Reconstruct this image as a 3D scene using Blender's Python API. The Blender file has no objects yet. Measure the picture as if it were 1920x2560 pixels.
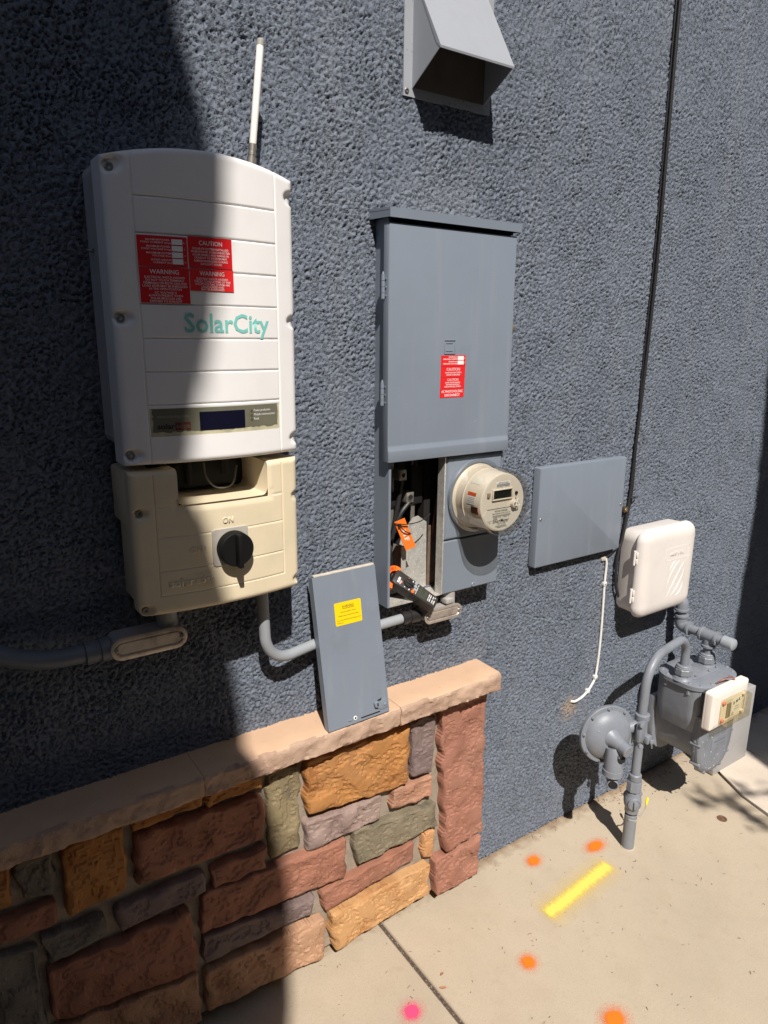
import bpy, bmesh, math, random
import numpy as np
from mathutils import Vector, Matrix

R = math.radians
sc = bpy.context.scene
COL = sc.collection
random.seed(7)

# ---------------------------------------------------------------- camera
cam_d = bpy.data.cameras.new('camera')
cam = bpy.data.objects.new('camera', cam_d)
COL.objects.link(cam)
yaw, pitch, roll = R(34.174), R(14.147), R(0.541)
fw = Vector((math.sin(yaw) * math.cos(pitch), math.cos(yaw) * math.cos(pitch), -math.sin(pitch)))
rt = Vector((math.cos(yaw), -math.sin(yaw), 0))
up = rt.cross(fw)
rt, up = rt * math.cos(roll) + up * math.sin(roll), up * math.cos(roll) - rt * math.sin(roll)
mw = Matrix((rt, up, -fw)).transposed().to_4x4()
mw.translation = Vector((0, -1.31, 1.5346))
cam.matrix_world = mw
cam_d.sensor_fit = 'VERTICAL'
cam_d.sensor_height = 36.0
cam_d.lens = 24.512
cam_d.clip_start = 0.02
cam_d.clip_end = 400
sc.camera = cam

# ---------------------------------------------------------------- light
LD = Vector((0.38, 1.0, -1.28)).normalized()          # way the sunlight travels
w = bpy.data.worlds.new('World')
sc.world = w
w.use_nodes = True
wn = w.node_tree
wn.nodes.clear()
wo = wn.nodes.new('ShaderNodeOutputWorld')
wb = wn.nodes.new('ShaderNodeBackground')
ws = wn.nodes.new('ShaderNodeTexSky')
ws.sky_type = 'NISHITA'
ws.sun_disc = False
ws.sun_elevation = R(50.1)
ws.sun_rotation = math.atan2(-LD.x, -LD.y)
wb.inputs['Strength'].default_value = 0.055
wn.links.new(ws.outputs[0], wb.inputs[0])
wn.links.new(wb.outputs[0], wo.inputs[0])
sun_d = bpy.data.lights.new('sun', 'SUN')
sun_d.energy = 5.0
sun_d.angle = R(0.53)
sun_d.color = (1.0, 0.955, 0.89)
sun = bpy.data.objects.new('sun', sun_d)
COL.objects.link(sun)
sun.rotation_euler = LD.to_track_quat('-Z', 'Y').to_euler()
sun.location = (-2, -6, 7)
sc.view_settings.view_transform = 'Standard'
sc.view_settings.look = 'None'
sc.view_settings.exposure = 0.35
sc.view_settings.gamma = 1.0
sc.render.engine = 'CYCLES'
sc.cycles.use_denoising = True
sc.cycles.max_bounces = 8
sc.cycles.transparent_max_bounces = 12

# ---------------------------------------------------------------- materials
def lin(c):
    c = c / 255.0
    return c / 12.92 if c <= 0.04045 else ((c + 0.055) / 1.055) ** 2.4

MATS = {}
def mat(name, col, rough=0.5, metal=0.0, var=0.0, vscale=8.0, dark=None, bump=0.0, bscale=200.0,
        bdist=0.001, spec=0.5, speck=None, coat=0.0):
    """Principled material: colour broken up by two noises, fine bump, optional specks (colour, scale, amount)."""
    if name in MATS:
        return MATS[name]
    m = bpy.data.materials.new(name)
    m.use_nodes = True
    nt = m.node_tree
    N, L = nt.nodes, nt.links
    b = N['Principled BSDF']
    b.inputs['Roughness'].default_value = rough
    b.inputs['Metallic'].default_value = metal
    b.inputs['Specular IOR Level'].default_value = spec
    b.inputs['Coat Weight'].default_value = coat
    c = (col[0], col[1], col[2], 1)
    b.inputs['Base Color'].default_value = c
    tc = N.new('ShaderNodeTexCoord')
    out = None
    if var > 0 or dark:
        n1 = N.new('ShaderNodeTexNoise')
        n1.inputs['Scale'].default_value = vscale
        n1.inputs['Detail'].default_value = 7
        n1.inputs['Roughness'].default_value = 0.65
        L.new(tc.outputs['Object'], n1.inputs['Vector'])
        rp = N.new('ShaderNodeValToRGB')
        rp.color_ramp.elements[0].position = 0.3
        rp.color_ramp.elements[1].position = 0.72
        d = dark or tuple(x * (1 - var) for x in col)
        h = tuple(min(1, x * (1 + var * 0.6)) for x in col)
        rp.color_ramp.elements[0].color = (*d, 1)
        rp.color_ramp.elements[1].color = (*h, 1)
        e = rp.color_ramp.elements.new(0.5)
        e.color = c
        L.new(n1.outputs['Fac'], rp.inputs['Fac'])
        out = rp.outputs['Color']
        rr = N.new('ShaderNodeMapRange')
        rr.inputs['To Min'].default_value = min(1, rough + 0.12)
        rr.inputs['To Max'].default_value = max(0.05, rough - 0.1)
        L.new(n1.outputs['Fac'], rr.inputs['Value'])
        L.new(rr.outputs['Result'], b.inputs['Roughness'])
    if speck:
        n3 = N.new('ShaderNodeTexNoise')
        n3.inputs['Scale'].default_value = speck[1]
        n3.inputs['Detail'].default_value = 3
        L.new(tc.outputs['Object'], n3.inputs['Vector'])
        r3 = N.new('ShaderNodeMapRange')
        r3.inputs['From Min'].default_value = speck[2]
        r3.inputs['From Max'].default_value = speck[2] + 0.04
        L.new(n3.outputs['Fac'], r3.inputs['Value'])
        mx = N.new('ShaderNodeMix')
        mx.data_type = 'RGBA'
        L.new(r3.outputs['Result'], mx.inputs[0])
        if out:
            L.new(out, mx.inputs[6])
        else:
            mx.inputs[6].default_value = c
        mx.inputs[7].default_value = (*speck[0], 1)
        out = mx.outputs[2]
    if out:
        L.new(out, b.inputs['Base Color'])
    if bump > 0:
        n2 = N.new('ShaderNodeTexNoise')
        n2.inputs['Scale'].default_value = bscale
        n2.inputs['Detail'].default_value = 5
        n2.inputs['Roughness'].default_value = 0.6
        L.new(tc.outputs['Object'], n2.inputs['Vector'])
        bp = N.new('ShaderNodeBump')
        bp.inputs['Strength'].default_value = bump
        bp.inputs['Distance'].default_value = bdist
        L.new(n2.outputs['Fac'], bp.inputs['Height'])
        L.new(bp.outputs['Normal'], b.inputs['Normal'])
    MATS[name] = m
    return m

def clear_mat(name, tint, gloss=0.06):
    if name in MATS:
        return MATS[name]
    m = bpy.data.materials.new(name)
    m.use_nodes = True
    nt = m.node_tree
    N, L = nt.nodes, nt.links
    N.remove(N['Principled BSDF'])
    o = N['Material Output']
    t = N.new('ShaderNodeBsdfTransparent'); t.inputs[0].default_value = (*tint, 1)
    g = N.new('ShaderNodeBsdfGlossy'); g.inputs['Roughness'].default_value = 0.08
    lw = N.new('ShaderNodeLayerWeight'); lw.inputs['Blend'].default_value = 0.25
    mr = N.new('ShaderNodeMapRange'); mr.inputs['To Min'].default_value = gloss; mr.inputs['To Max'].default_value = 0.55
    L.new(lw.outputs['Facing'], mr.inputs['Value'])
    mx = N.new('ShaderNodeMixShader')
    L.new(mr.outputs['Result'], mx.inputs[0]); L.new(t.outputs[0], mx.inputs[1]); L.new(g.outputs[0], mx.inputs[2])
    L.new(mx.outputs[0], o.inputs['Surface'])
    MATS[name] = m
    return m

# ---------------------------------------------------------------- mesh helpers
def ob(name, bm, m, parent=None, ang=32, smooth=True):
    """Link a bmesh as ONE mesh object (coordinates are world metres)."""
    me = bpy.data.meshes.new(name)
    bmesh.ops.recalc_face_normals(bm, faces=bm.faces[:])
    bm.to_mesh(me)
    bm.free()
    if smooth:
        me.polygons.foreach_set('use_smooth', [True] * len(me.polygons))
        me.set_sharp_from_angle(angle=R(ang))
    me.materials.append(m)
    o = bpy.data.objects.new(name, me)
    COL.objects.link(o)
    if parent is not None:
        o.parent = parent
        if parent.type == 'EMPTY':
            o.matrix_parent_inverse = Matrix.Translation(-Vector(parent.location))
    return o

def tag(o, label, cat, group=None):
    o['label'] = label
    o['category'] = cat
    if group:
        o['group'] = group
    return o

def thing(name, label, cat, loc, group=None):
    o = bpy.data.objects.new(name, None)
    COL.objects.link(o)
    o.empty_display_size = 0.05
    o.location = loc
    return tag(o, label, cat, group)

def nb():
    return bmesh.new()

def box(bm, lo, hi, bev=0.0, seg=2):
    lo, hi = Vector(lo), Vector(hi)
    r = bmesh.ops.create_cube(bm, size=1.0)
    vs = r['verts']
    for v in vs:
        v.co = Vector(((v.co.x + 0.5) * (hi.x - lo.x) + lo.x, (v.co.y + 0.5) * (hi.y - lo.y) + lo.y, (v.co.z + 0.5) * (hi.z - lo.z) + lo.z))
    if bev > 0:
        es = list({e for v in vs for e in v.link_edges})
        bmesh.ops.bevel(bm, geom=es, offset=bev, segments=seg, affect='EDGES', profile=0.5)
    return bm

def frame(axis, hint=(0, 0, 1)):
    a = Vector(axis).normalized()
    h = Vector(hint)
    if abs(a.dot(h)) > 0.95:
        h = Vector((1, 0, 0))
    u = h.cross(a).normalized()
    return u, a.cross(u), a

def rings(bm, loops, cap0=True, cap1=True, closed=True):
    prev = None
    first = None
    for lp in loops:
        cur = [bm.verts.new(p) for p in lp]
        if prev:
            n = len(cur)
            for i in range(n if closed else n - 1):
                j = (i + 1) % n
                bm.faces.new((prev[i], prev[j], cur[j], cur[i]))
        else:
            first = cur
        prev = cur
    if cap0:
        bm.faces.new(first[::-1])
    if cap1:
        bm.faces.new(prev)
    return bm

def lathe(bm, prof, org, axis, seg=32, hint=(0, 0, 1), cap=True, phase=0.0):
    """prof: (radius, distance along axis) list."""
    u, v, a = frame(axis, hint)
    org = Vector(org)
    lp = []
    for r, h in prof:
        r = max(r, 1e-5)
        lp.append([org + a * h + (u * math.cos(2 * math.pi * i / seg + phase) + v * math.sin(2 * math.pi * i / seg + phase)) * r for i in range(seg)])
    return rings(bm, lp, cap, cap)

def cyl(bm, p0, p1, r0, r1=None, seg=24, ch=0.0, phase=0.0):
    p0, p1 = Vector(p0), Vector(p1)
    r1 = r0 if r1 is None else r1
    d = (p1 - p0).length
    pr = [(r0, 0), (r1, d)] if ch <= 0 else [(r0 - ch, 0), (r0, ch), (r1, d - ch), (r1 - ch, d)]
    return lathe(bm, pr, p0, p1 - p0, seg, phase=phase)

def fillet(pts, rad, n=8):
    pts = [Vector(p) for p in pts]
    out = [pts[0]]
    for i in range(1, len(pts) - 1):
        a, b, c = pts[i - 1], pts[i], pts[i + 1]
        d0, d1 = (a - b).normalized(), (c - b).normalized()
        ang = d0.angle(d1)
        if ang > 3.1:
            out.append(b); continue
        t = min(rad / math.tan(ang / 2), (a - b).length * 0.49, (c - b).length * 0.49)
        r = t * math.tan(ang / 2)
        ctr = b + (d0 + d1).normalized() * (r / math.sin(ang / 2))
        s, e = b + d0 * t - ctr, b + d1 * t - ctr
        tot = s.angle(e)
        ax = s.cross(e).normalized()
        for k in range(n + 1):
            out.append(ctr + Matrix.Rotation(tot * k / n, 3, ax) @ s)
    out.append(pts[-1])
    return out

def tube(bm, pts, r, seg=14, cap=True):
    pts = [Vector(p) for p in pts]
    n = len(pts)
    tan = []
    for i in range(n):
        t = (pts[min(i + 1, n - 1)] - pts[max(i - 1, 0)])
        tan.append(t.normalized())
    u, v, _ = frame(tan[0])
    lp = []
    for i in range(n):
        u = (u - tan[i] * u.dot(tan[i])).normalized()
        v = tan[i].cross(u)
        rr = r[i] if isinstance(r, (list, tuple)) else r
        lp.append([pts[i] + (u * math.cos(2 * math.pi * k / seg) + v * math.sin(2 * math.pi * k / seg)) * rr for k in range(seg)])
    return rings(bm, lp, cap, cap)

def spline(pts, n=8):
    """Catmull-Rom through pts."""
    p = [Vector(q) for q in pts]
    p = [p[0] * 2 - p[1]] + p + [p[-1] * 2 - p[-2]]
    out = []
    for i in range(1, len(p) - 2):
        for k in range(n):
            t = k / n
            out.append(0.5 * ((2 * p[i]) + (p[i + 1] - p[i - 1]) * t + (2 * p[i - 1] - 5 * p[i] + 4 * p[i + 1] - p[i + 2]) * t * t + (3 * p[i] - p[i - 1] - 3 * p[i + 1] + p[i + 2]) * t ** 3))
    out.append(p[-2])
    return out

def rrect(cx, cz, wd, ht, r, n=6):
    out = []
    for sx, sz, a0 in ((1, 1, 0), (-1, 1, 90), (-1, -1, 180), (1, -1, 270)):
        for k in range(n + 1):
            a = R(a0 + 90 * k / n)
            out.append((cx + sx * (wd / 2 - r) + r * math.cos(a), cz + sz * (ht / 2 - r) + r * math.sin(a)))
    return out

def pillow(bm, cx, cz, wd, ht, r, lay, n=6):
    """Rounded-rectangle block facing -y: lay = [(inset, y), ...] from back to front."""
    lp = []
    for ins, y in lay:
        lp.append([Vector((x, y, z)) for x, z in rrect(cx, cz, wd - 2 * ins, ht - 2 * ins, max(r - ins, 0.0008), n)])
    return rings(bm, lp)

def prism(bm, poly, d0, d1, fr=None, bev=0.0):
    """Extrude 2-D polygon (a, b) from d0 to d1. fr = (origin, A, B, D); default A=x, B=z, D=y."""
    o, A, B, D = fr or (Vector((0, 0, 0)), Vector((1, 0, 0)), Vector((0, 0, 1)), Vector((0, 1, 0)))
    lo = [bm.verts.new(o + A * p[0] + B * p[1] + D * d0) for p in poly]
    hi = [bm.verts.new(o + A * p[0] + B * p[1] + D * d1) for p in poly]
    n = len(poly)
    fs = [bm.faces.new(lo[::-1]), bm.faces.new(hi)]
    for i in range(n):
        fs.append(bm.faces.new((lo[i], lo[(i + 1) % n], hi[(i + 1) % n], hi[i])))
    if bev > 0:
        es = list({e for f in fs for e in f.edges})
        bmesh.ops.bevel(bm, geom=es, offset=bev, segments=2, affect='EDGES', profile=0.5)
    return bm

XPROF = (Vector((0, 0, 0)), Vector((0, 1, 0)), Vector((0, 0, 1)), Vector((1, 0, 0)))   # profile in (y, z), extruded along x

def sheet(bm, x0, x1, z0, z1, yf, nx=8, nz=2):
    g = [[bm.verts.new((x0 + (x1 - x0) * i / nx, yf(x0 + (x1 - x0) * i / nx), z0 + (z1 - z0) * j / nz)) for i in range(nx + 1)] for j in range(nz + 1)]
    for j in range(nz):
        for i in range(nx):
            bm.faces.new((g[j][i], g[j][i + 1], g[j + 1][i + 1], g[j + 1][i]))
    return bm

def text(body, m, parent, width=None, size=0.01, org=(0, 0, 0), A=(1, 0, 0), B=(0, 0, 1), align='CENTER', ext=0.0,
         bold=0.0, yf=None, off=0.0006, name='lettering', shear=0.0, spacing=1.0, line=1.0):
    """Lettering as real mesh. org = middle/left/right of the baseline; A, B = reading and up directions; yf bends it onto a surface."""
    cu = bpy.data.curves.new('t', 'FONT')
    cu.body = body
    cu.size = 1.0
    cu.align_x = align
    cu.resolution_u = 2
    cu.offset = bold
    cu.shear = shear
    cu.space_character = spacing
    cu.space_line = line
    o = bpy.data.objects.new('t', cu)
    COL.objects.link(o)
    dg = bpy.context.evaluated_depsgraph_get()
    me = bpy.data.meshes.new_from_object(o.evaluated_get(dg))
    bpy.data.objects.remove(o)
    bpy.data.curves.remove(cu)
    n = len(me.vertices)
    co = np.empty(n * 3)
    me.vertices.foreach_get('co', co)
    co = co.reshape(-1, 3)
    s = size
    sx = s
    if width:
        sx = width / max(1e-6, co[:, 0].max() - co[:, 0].min())
    A, B = Vector(A).normalized(), Vector(B).normalized()
    Nn = A.cross(B)
    P = np.array(org)[None] + co[:, 0:1] * sx * np.array(A)[None] + co[:, 1:2] * s * np.array(B)[None] + np.array(Nn)[None] * off
    if yf:
        P[:, 1] = [yf(x) - off for x in P[:, 0]]
    me.vertices.foreach_set('co', P.ravel())
    if ext > 0:
        bm = nb(); bm.from_mesh(me)
        r = bmesh.ops.extrude_face_region(bm, geom=bm.faces[:])
        for v in [g for g in r['geom'] if isinstance(g, bmesh.types.BMVert)]:
            v.co += Nn * ext
        bm.to_mesh(me); bm.free()
    me.materials.clear()
    me.materials.append(m)
    o = bpy.data.objects.new(name, me)
    COL.objects.link(o)
    o.parent = parent
    if parent.type == 'EMPTY':
        o.matrix_parent_inverse = Matrix.Translation(-Vector(parent.location))
    return o

def screw(p, r, m, parent, ax=(0, -1, 0), name='screw', dome=0.45, slot=True):
    bm = nb()
    lathe(bm, [(r, 0), (r, r * 0.25), (r * 0.8, r * dome), (r * 0.5, r * dome * 1.1), (r * 0.42, r * 0.15)] if slot else [(r, 0), (r, r * 0.25), (r * 0.7, r * dome), (0, r * dome * 1.2)], p, ax, 14)
    return ob(name, bm, m, parent)

# ---------------------------------------------------------------- the materials of the place
WHITE = mat('white_plastic', (0.76, 0.735, 0.72), 0.42, var=0.04, vscale=14, bump=0.08, bscale=900, bdist=0.0004)
CREAM = mat('cream_plastic', (0.68, 0.575, 0.405), 0.45, var=0.10, vscale=9, bump=0.10, bscale=800, bdist=0.0004)
NIDW = mat('white_box_plastic', (0.70, 0.645, 0.605), 0.45, var=0.06, vscale=12, bump=0.06, bscale=700, bdist=0.0004)
ALU = mat('aluminium_case', (0.52, 0.53, 0.56), 0.5, 0.3, var=0.12, vscale=20, bump=0.15, bscale=300, bdist=0.0005)
def weather(m, col, amt, scl=(38, 38, 2.5), lo=0.55, hi=0.75, col2=None, amt2=0.0):
    """Streaks of dust and scuffs laid over a paint."""
    N, L = m.node_tree.nodes, m.node_tree.links
    b = N['Principled BSDF']
    tc = [n for n in N if n.type == 'TEX_COORD'][0]
    src = b.inputs['Base Color'].links[0].from_socket
    for cc, am, sc_, l_, h_ in ((col, amt, scl, lo, hi), (col2 or col, amt2, (9, 9, 9), 0.60, 0.72), (col, amt * 1.6, (160, 160, 22), 0.70, 0.76)):
        mp = N.new('ShaderNodeMapping'); mp.inputs['Scale'].default_value = sc_
        L.new(tc.outputs['Object'], mp.inputs['Vector'])
        n = N.new('ShaderNodeTexNoise'); n.inputs['Scale'].default_value = 1.0; n.inputs['Detail'].default_value = 6; n.inputs['Roughness'].default_value = 0.6
        L.new(mp.outputs[0], n.inputs['Vector'])
        mr = N.new('ShaderNodeMapRange'); mr.inputs['From Min'].default_value = l_; mr.inputs['From Max'].default_value = h_; mr.inputs['To Max'].default_value = am
        L.new(n.outputs['Fac'], mr.inputs['Value'])
        mx = N.new('ShaderNodeMix'); mx.data_type = 'RGBA'
        L.new(mr.outputs['Result'], mx.inputs[0]); L.new(src, mx.inputs[6]); mx.inputs[7].default_value = (*cc, 1)
        src = mx.outputs[2]
    L.new(src, b.inputs['Base Color'])
    return m
PANEL = weather(mat('grey_panel_paint', (0.182, 0.208, 0.250), 0.42, var=0.07, vscale=5, bump=0.10, bscale=9, bdist=0.0025, speck=((0.5, 0.52, 0.55), 60, 0.765)), (0.36, 0.36, 0.38), 0.16, col2=(0.13, 0.14, 0.165), amt2=0.25)
HOODP = mat('hood_paint', (0.300, 0.312, 0.340), 0.5, var=0.06, vscale=9, bump=0.08, bscale=500, bdist=0.0004, speck=((0.7, 0.7, 0.7), 70, 0.78))
GASP = weather(mat('gas_grey_paint', (0.195, 0.210, 0.240), 0.42, var=0.14, vscale=16, bump=0.35, bscale=300, bdist=0.0011, speck=((0.60, 0.58, 0.55), 85, 0.75)), (0.34, 0.32, 0.30), 0.25, (30, 30, 6), col2=(0.10, 0.105, 0.12), amt2=0.35)
GALV = mat('galvanised_steel', (0.50, 0.48, 0.44), 0.42, 0.30, var=0.25, vscale=60, bump=0.1, bscale=500, bdist=0.0004, speck=((0.75, 0.72, 0.66), 220, 0.62))
RUSTM = mat('stained_steel', (0.22, 0.15, 0.11), 0.6, 0.4, var=0.4, vscale=40, bump=0.2, bscale=300)
GASC = weather(mat('gas_chipped_paint', (0.185, 0.198, 0.228), 0.45, var=0.14, vscale=16, bump=0.4, bscale=300, bdist=0.0012, speck=((0.66, 0.65, 0.63), 105, 0.665)), (0.34, 0.32, 0.30), 0.2, (30, 30, 6), col2=(0.10, 0.105, 0.12), amt2=0.3)
STEEL = mat('screw_steel', (0.33, 0.32, 0.30), 0.4, 0.85, var=0.2, vscale=90)
CASTA = mat('cast_conduit_metal', (0.50, 0.43, 0.37), 0.42, 0.55, var=0.3, vscale=28, bump=0.25, bscale=350, bdist=0.0006, dark=(0.22, 0.19, 0.17))
PVC = mat('grey_conduit', (0.29, 0.305, 0.325), 0.4, var=0.07, vscale=18)
DPIPE = mat('dark_conduit', (0.13, 0.145, 0.17), 0.45, var=0.15, vscale=18)
BLACK = mat('black_plastic', (0.018, 0.017, 0.017), 0.42, var=0.2, vscale=30)
MATTEB = mat('matt_black', (0.006, 0.006, 0.0065), 0.8)
RUBBER = mat('black_cable', (0.02, 0.019, 0.019), 0.5, var=0.3, vscale=40)
RED = mat('red_sticker', (0.62, 0.012, 0.016), 0.38, var=0.06, vscale=20)
RED2 = mat('bright_red_sticker', (0.72, 0.02, 0.022), 0.38, var=0.06, vscale=20)
INKW = mat('white_ink', (0.80, 0.76, 0.75), 0.5)
INKP = mat('faded_white_ink', (0.74, 0.55, 0.53), 0.5)
INKB = mat('black_ink', (0.025, 0.022, 0.02), 0.5)
LABW = mat('white_label', (0.78, 0.77, 0.74), 0.45, var=0.05)
TEAL = mat('teal_ink', (0.19, 0.52, 0.47), 0.45, var=0.05)
YEL = mat('yellow_sticker', (0.80, 0.55, 0.005), 0.4, var=0.04)
ORANGE = mat('orange_plastic', (0.88, 0.15, 0.012), 0.42, var=0.05)
TAGO = mat('orange_tag', (0.90, 0.19, 0.02), 0.5, var=0.05)
METERB = mat('meter_beige', (0.74, 0.66, 0.545), 0.4, var=0.06, vscale=20)
METERF = mat('meter_face', (0.72, 0.65, 0.55), 0.5, var=0.05, vscale=40)
CLEAR = clear_mat('clear_polycarbonate', (0.90, 0.895, 0.87), 0.07)
CLEARY = clear_mat('yellowed_polycarbonate', (0.985, 0.95, 0.84), 0.05)
LCD = mat('dark_display', (0.012, 0.014, 0.012), 0.2)
LCDB = mat('blue_display', (0.004, 0.004, 0.015), 0.4, spec=0.25)
CABW = mat('white_cable', (0.72, 0.70, 0.66), 0.5, var=0.08, vscale=40)
PLUGS = mat('pink_plug', (0.66, 0.20, 0.15), 0.5)
RUSTY = mat('rusty_metal', (0.16, 0.085, 0.05), 0.7, 0.2, var=0.4, vscale=90, bump=0.3, bscale=400)
KNOB = mat('knob_black', (0.006, 0.006, 0.006), 0.65, spec=0.15)
SIGN_G = mat('display_film', (0.14, 0.135, 0.095), 0.4, var=0.15, vscale=30)
FILMW = mat('worn_film_edge', (0.48, 0.44, 0.29), 0.6, var=0.35, vscale=45)

# ================================================================ THE SETTING
def fftnoise(nz, nx, d, fc, bw, seed):
    rng = np.random.default_rng(seed)
    F = np.fft.rfft2(rng.standard_normal((nz, nx)))
    fz = np.fft.fftfreq(nz, d)[:, None]
    fx = np.fft.rfftfreq(nx, d)[None]
    f = np.sqrt(fz ** 2 + fx ** 2) + 1e-6
    F *= np.exp(-(np.log(f / fc) / bw) ** 2)
    a = np.fft.irfft2(F, (nz, nx))
    return a / a.std()

def sstep(a, b, x):
    t = np.clip((x - a) / (b - a), 0, 1)
    return t * t * (3 - 2 * t)

def mesh_np(name, co, quads, m, smooth=True):
    me = bpy.data.meshes.new(name)
    me.vertices.add(len(co))
    me.vertices.foreach_set('co', np.ascontiguousarray(co, dtype=np.float32).ravel())
    n = len(quads)
    me.loops.add(n * 4)
    me.polygons.add(n)
    me.loops.foreach_set('vertex_index', np.ascontiguousarray(quads, dtype=np.int32).ravel())
    me.polygons.foreach_set('loop_start', np.arange(0, n * 4, 4, dtype=np.int32))
    me.polygons.foreach_set('use_smooth', np.full(n, smooth, dtype=bool))
    me.update(calc_edges=True)
    me.materials.append(m)
    o = bpy.data.objects.new(name, me)
    COL.objects.link(o)
    return o

def grid_quads(nz, nx):
    i = np.arange(nz * nx).reshape(nz, nx)
    return np.stack([i[:-1, :-1], i[:-1, 1:], i[1:, 1:], i[1:, :-1]], -1)

# ---- ground under everything, reaching the horizon
EARTH = mat('earth', (0.16, 0.12, 0.085), 0.95, var=0.4, vscale=3, bump=0.6, bscale=60, bdist=0.01)
bm = nb()
prism(bm, [(-120, -160), (120, -160), (120, 0.6), (-120, 0.6)], -0.075, -0.07, (Vector((0, 0, 0)), Vector((1, 0, 0)), Vector((0, 1, 0)), Vector((0, 0, 1))))
g = ob('ground', bm, EARTH)
g['kind'] = 'structure'

def concrete(name, col, dark, speck):
    m = mat(name, col, 0.85, var=0.10, vscale=2.2, bump=0.35, bscale=260, bdist=0.0011, spec=0.25)
    nt = m.node_tree; N, L = nt.nodes, nt.links
    b = N['Principled BSDF']
    src = b.inputs['Base Color'].links[0].from_socket
    tc = [n for n in N if n.type == 'TEX_COORD'][0]
    for sc_, lo, hi, cc, amt in ((26.0, 0.60, 0.78, dark, 0.35), (330.0, 0.70, 0.76, speck, 0.75), (95.0, 0.735, 0.77, speck, 0.8), (420.0, 0.45, 0.68, dark, 0.50), (150.0, 0.52, 0.72, dark, 0.28), (9.0, 0.50, 0.70, dark, 0.22)):
        n = N.new('ShaderNodeTexNoise'); n.inputs['Scale'].default_value = sc_; n.inputs['Detail'].default_value = 4
        L.new(tc.outputs['Object'], n.inputs['Vector'])
        mr = N.new('ShaderNodeMapRange'); mr.inputs['From Min'].default_value = lo; mr.inputs['From Max'].default_value = hi
        mr.inputs['To Max'].default_value = amt
        L.new(n.outputs['Fac'], mr.inputs['Value'])
        mx = N.new('ShaderNodeMix'); mx.data_type = 'RGBA'
        L.new(mr.outputs['Result'], mx.inputs[0]); L.new(src, mx.inputs[6]); mx.inputs[7].default_value = (*cc, 1)
        src = mx.outputs[2]
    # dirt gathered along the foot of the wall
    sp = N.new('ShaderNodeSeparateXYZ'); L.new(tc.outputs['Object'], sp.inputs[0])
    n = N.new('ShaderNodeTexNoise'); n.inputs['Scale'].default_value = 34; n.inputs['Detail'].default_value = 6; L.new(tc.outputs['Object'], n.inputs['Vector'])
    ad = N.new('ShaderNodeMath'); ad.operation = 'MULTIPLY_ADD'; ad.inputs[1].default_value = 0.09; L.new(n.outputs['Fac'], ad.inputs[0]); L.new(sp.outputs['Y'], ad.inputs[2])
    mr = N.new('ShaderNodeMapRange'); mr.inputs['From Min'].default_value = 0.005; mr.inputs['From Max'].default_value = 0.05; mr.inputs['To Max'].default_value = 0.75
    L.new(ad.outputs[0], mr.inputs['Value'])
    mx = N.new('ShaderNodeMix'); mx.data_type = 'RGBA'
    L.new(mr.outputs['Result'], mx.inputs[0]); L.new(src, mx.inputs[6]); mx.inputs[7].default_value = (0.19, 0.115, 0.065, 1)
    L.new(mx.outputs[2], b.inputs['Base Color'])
    return m

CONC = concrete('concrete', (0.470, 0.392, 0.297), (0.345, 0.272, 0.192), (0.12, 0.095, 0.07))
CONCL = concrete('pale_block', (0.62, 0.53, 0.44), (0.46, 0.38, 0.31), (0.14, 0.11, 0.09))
GRIT = mat('joint_grit', (0.10, 0.07, 0.05), 0.95, var=0.5, vscale=120, bump=1.0, bscale=300, bdist=0.004, speck=((0.42, 0.36, 0.29), 260, 0.62))
ZF = (Vector((0, 0, 0)), Vector((1, 0, 0)), Vector((0, 1, 0)), Vector((0, 0, 1)))

def slab(name, poly, top, m):
    bm = nb()
    prism(bm, poly, -0.075, top, ZF)
    es = [e for e in bm.edges if all(v.co.z > -0.01 for v in e.verts)]
    bmesh.ops.bevel(bm, geom=es, offset=0.004, segments=3, affect='EDGES', profile=0.5)
    o = ob(name, bm, m, ang=50)
    o['kind'] = 'structure'
    return o
slab('pavement_slab', [(-4, -5), (0.868, -5), (0.866, 0.3), (-4, 0.3)], 0.0, CONC)
slab('pavement_slab', [(0.880, -5), (1.75, -5), (2.10, -0.85), (2.184, -0.378), (2.207, -0.27), (2.285, -0.127), (2.31, 0.3), (0.878, 0.3)], 0.0, CONC)
slab('pavement_block', [(1.76, -5), (2.49, -5), (2.499, 0.3), (2.318, 0.3), (2.293, -0.127), (2.215, -0.27), (2.192, -0.378), (2.108, -0.85)], 0.007, CONCL)
slab('pavement_block', [(2.498, -5), (3.6, -5), (3.6, 0.3), (2.507, 0.3)], 0.004, CONCL)
slab('pavement_block', [(3.61, -5), (6, -5), (6, 0.3), (3.61, 0.3)], 0.006, CONCL)
bm = nb(); box(bm, (0.8655, -5, -0.05), (0.8805, 0.02, -0.006))
o = ob('joint_filler', bm, GRIT); o['kind'] = 'structure'

# ---- stucco wall of the house
m = mat('stucco_paint', (0.150, 0.171, 0.212), 0.75, var=0.10, vscale=1.6, bump=0.8, bscale=300, bdist=0.0017, spec=0.25)
nt = m.node_tree; N, L = nt.nodes, nt.links
b = N['Principled BSDF']
src = b.inputs['Base Color'].links[0].from_socket
tc = [n for n in N if n.type == 'TEX_COORD'][0]
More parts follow.
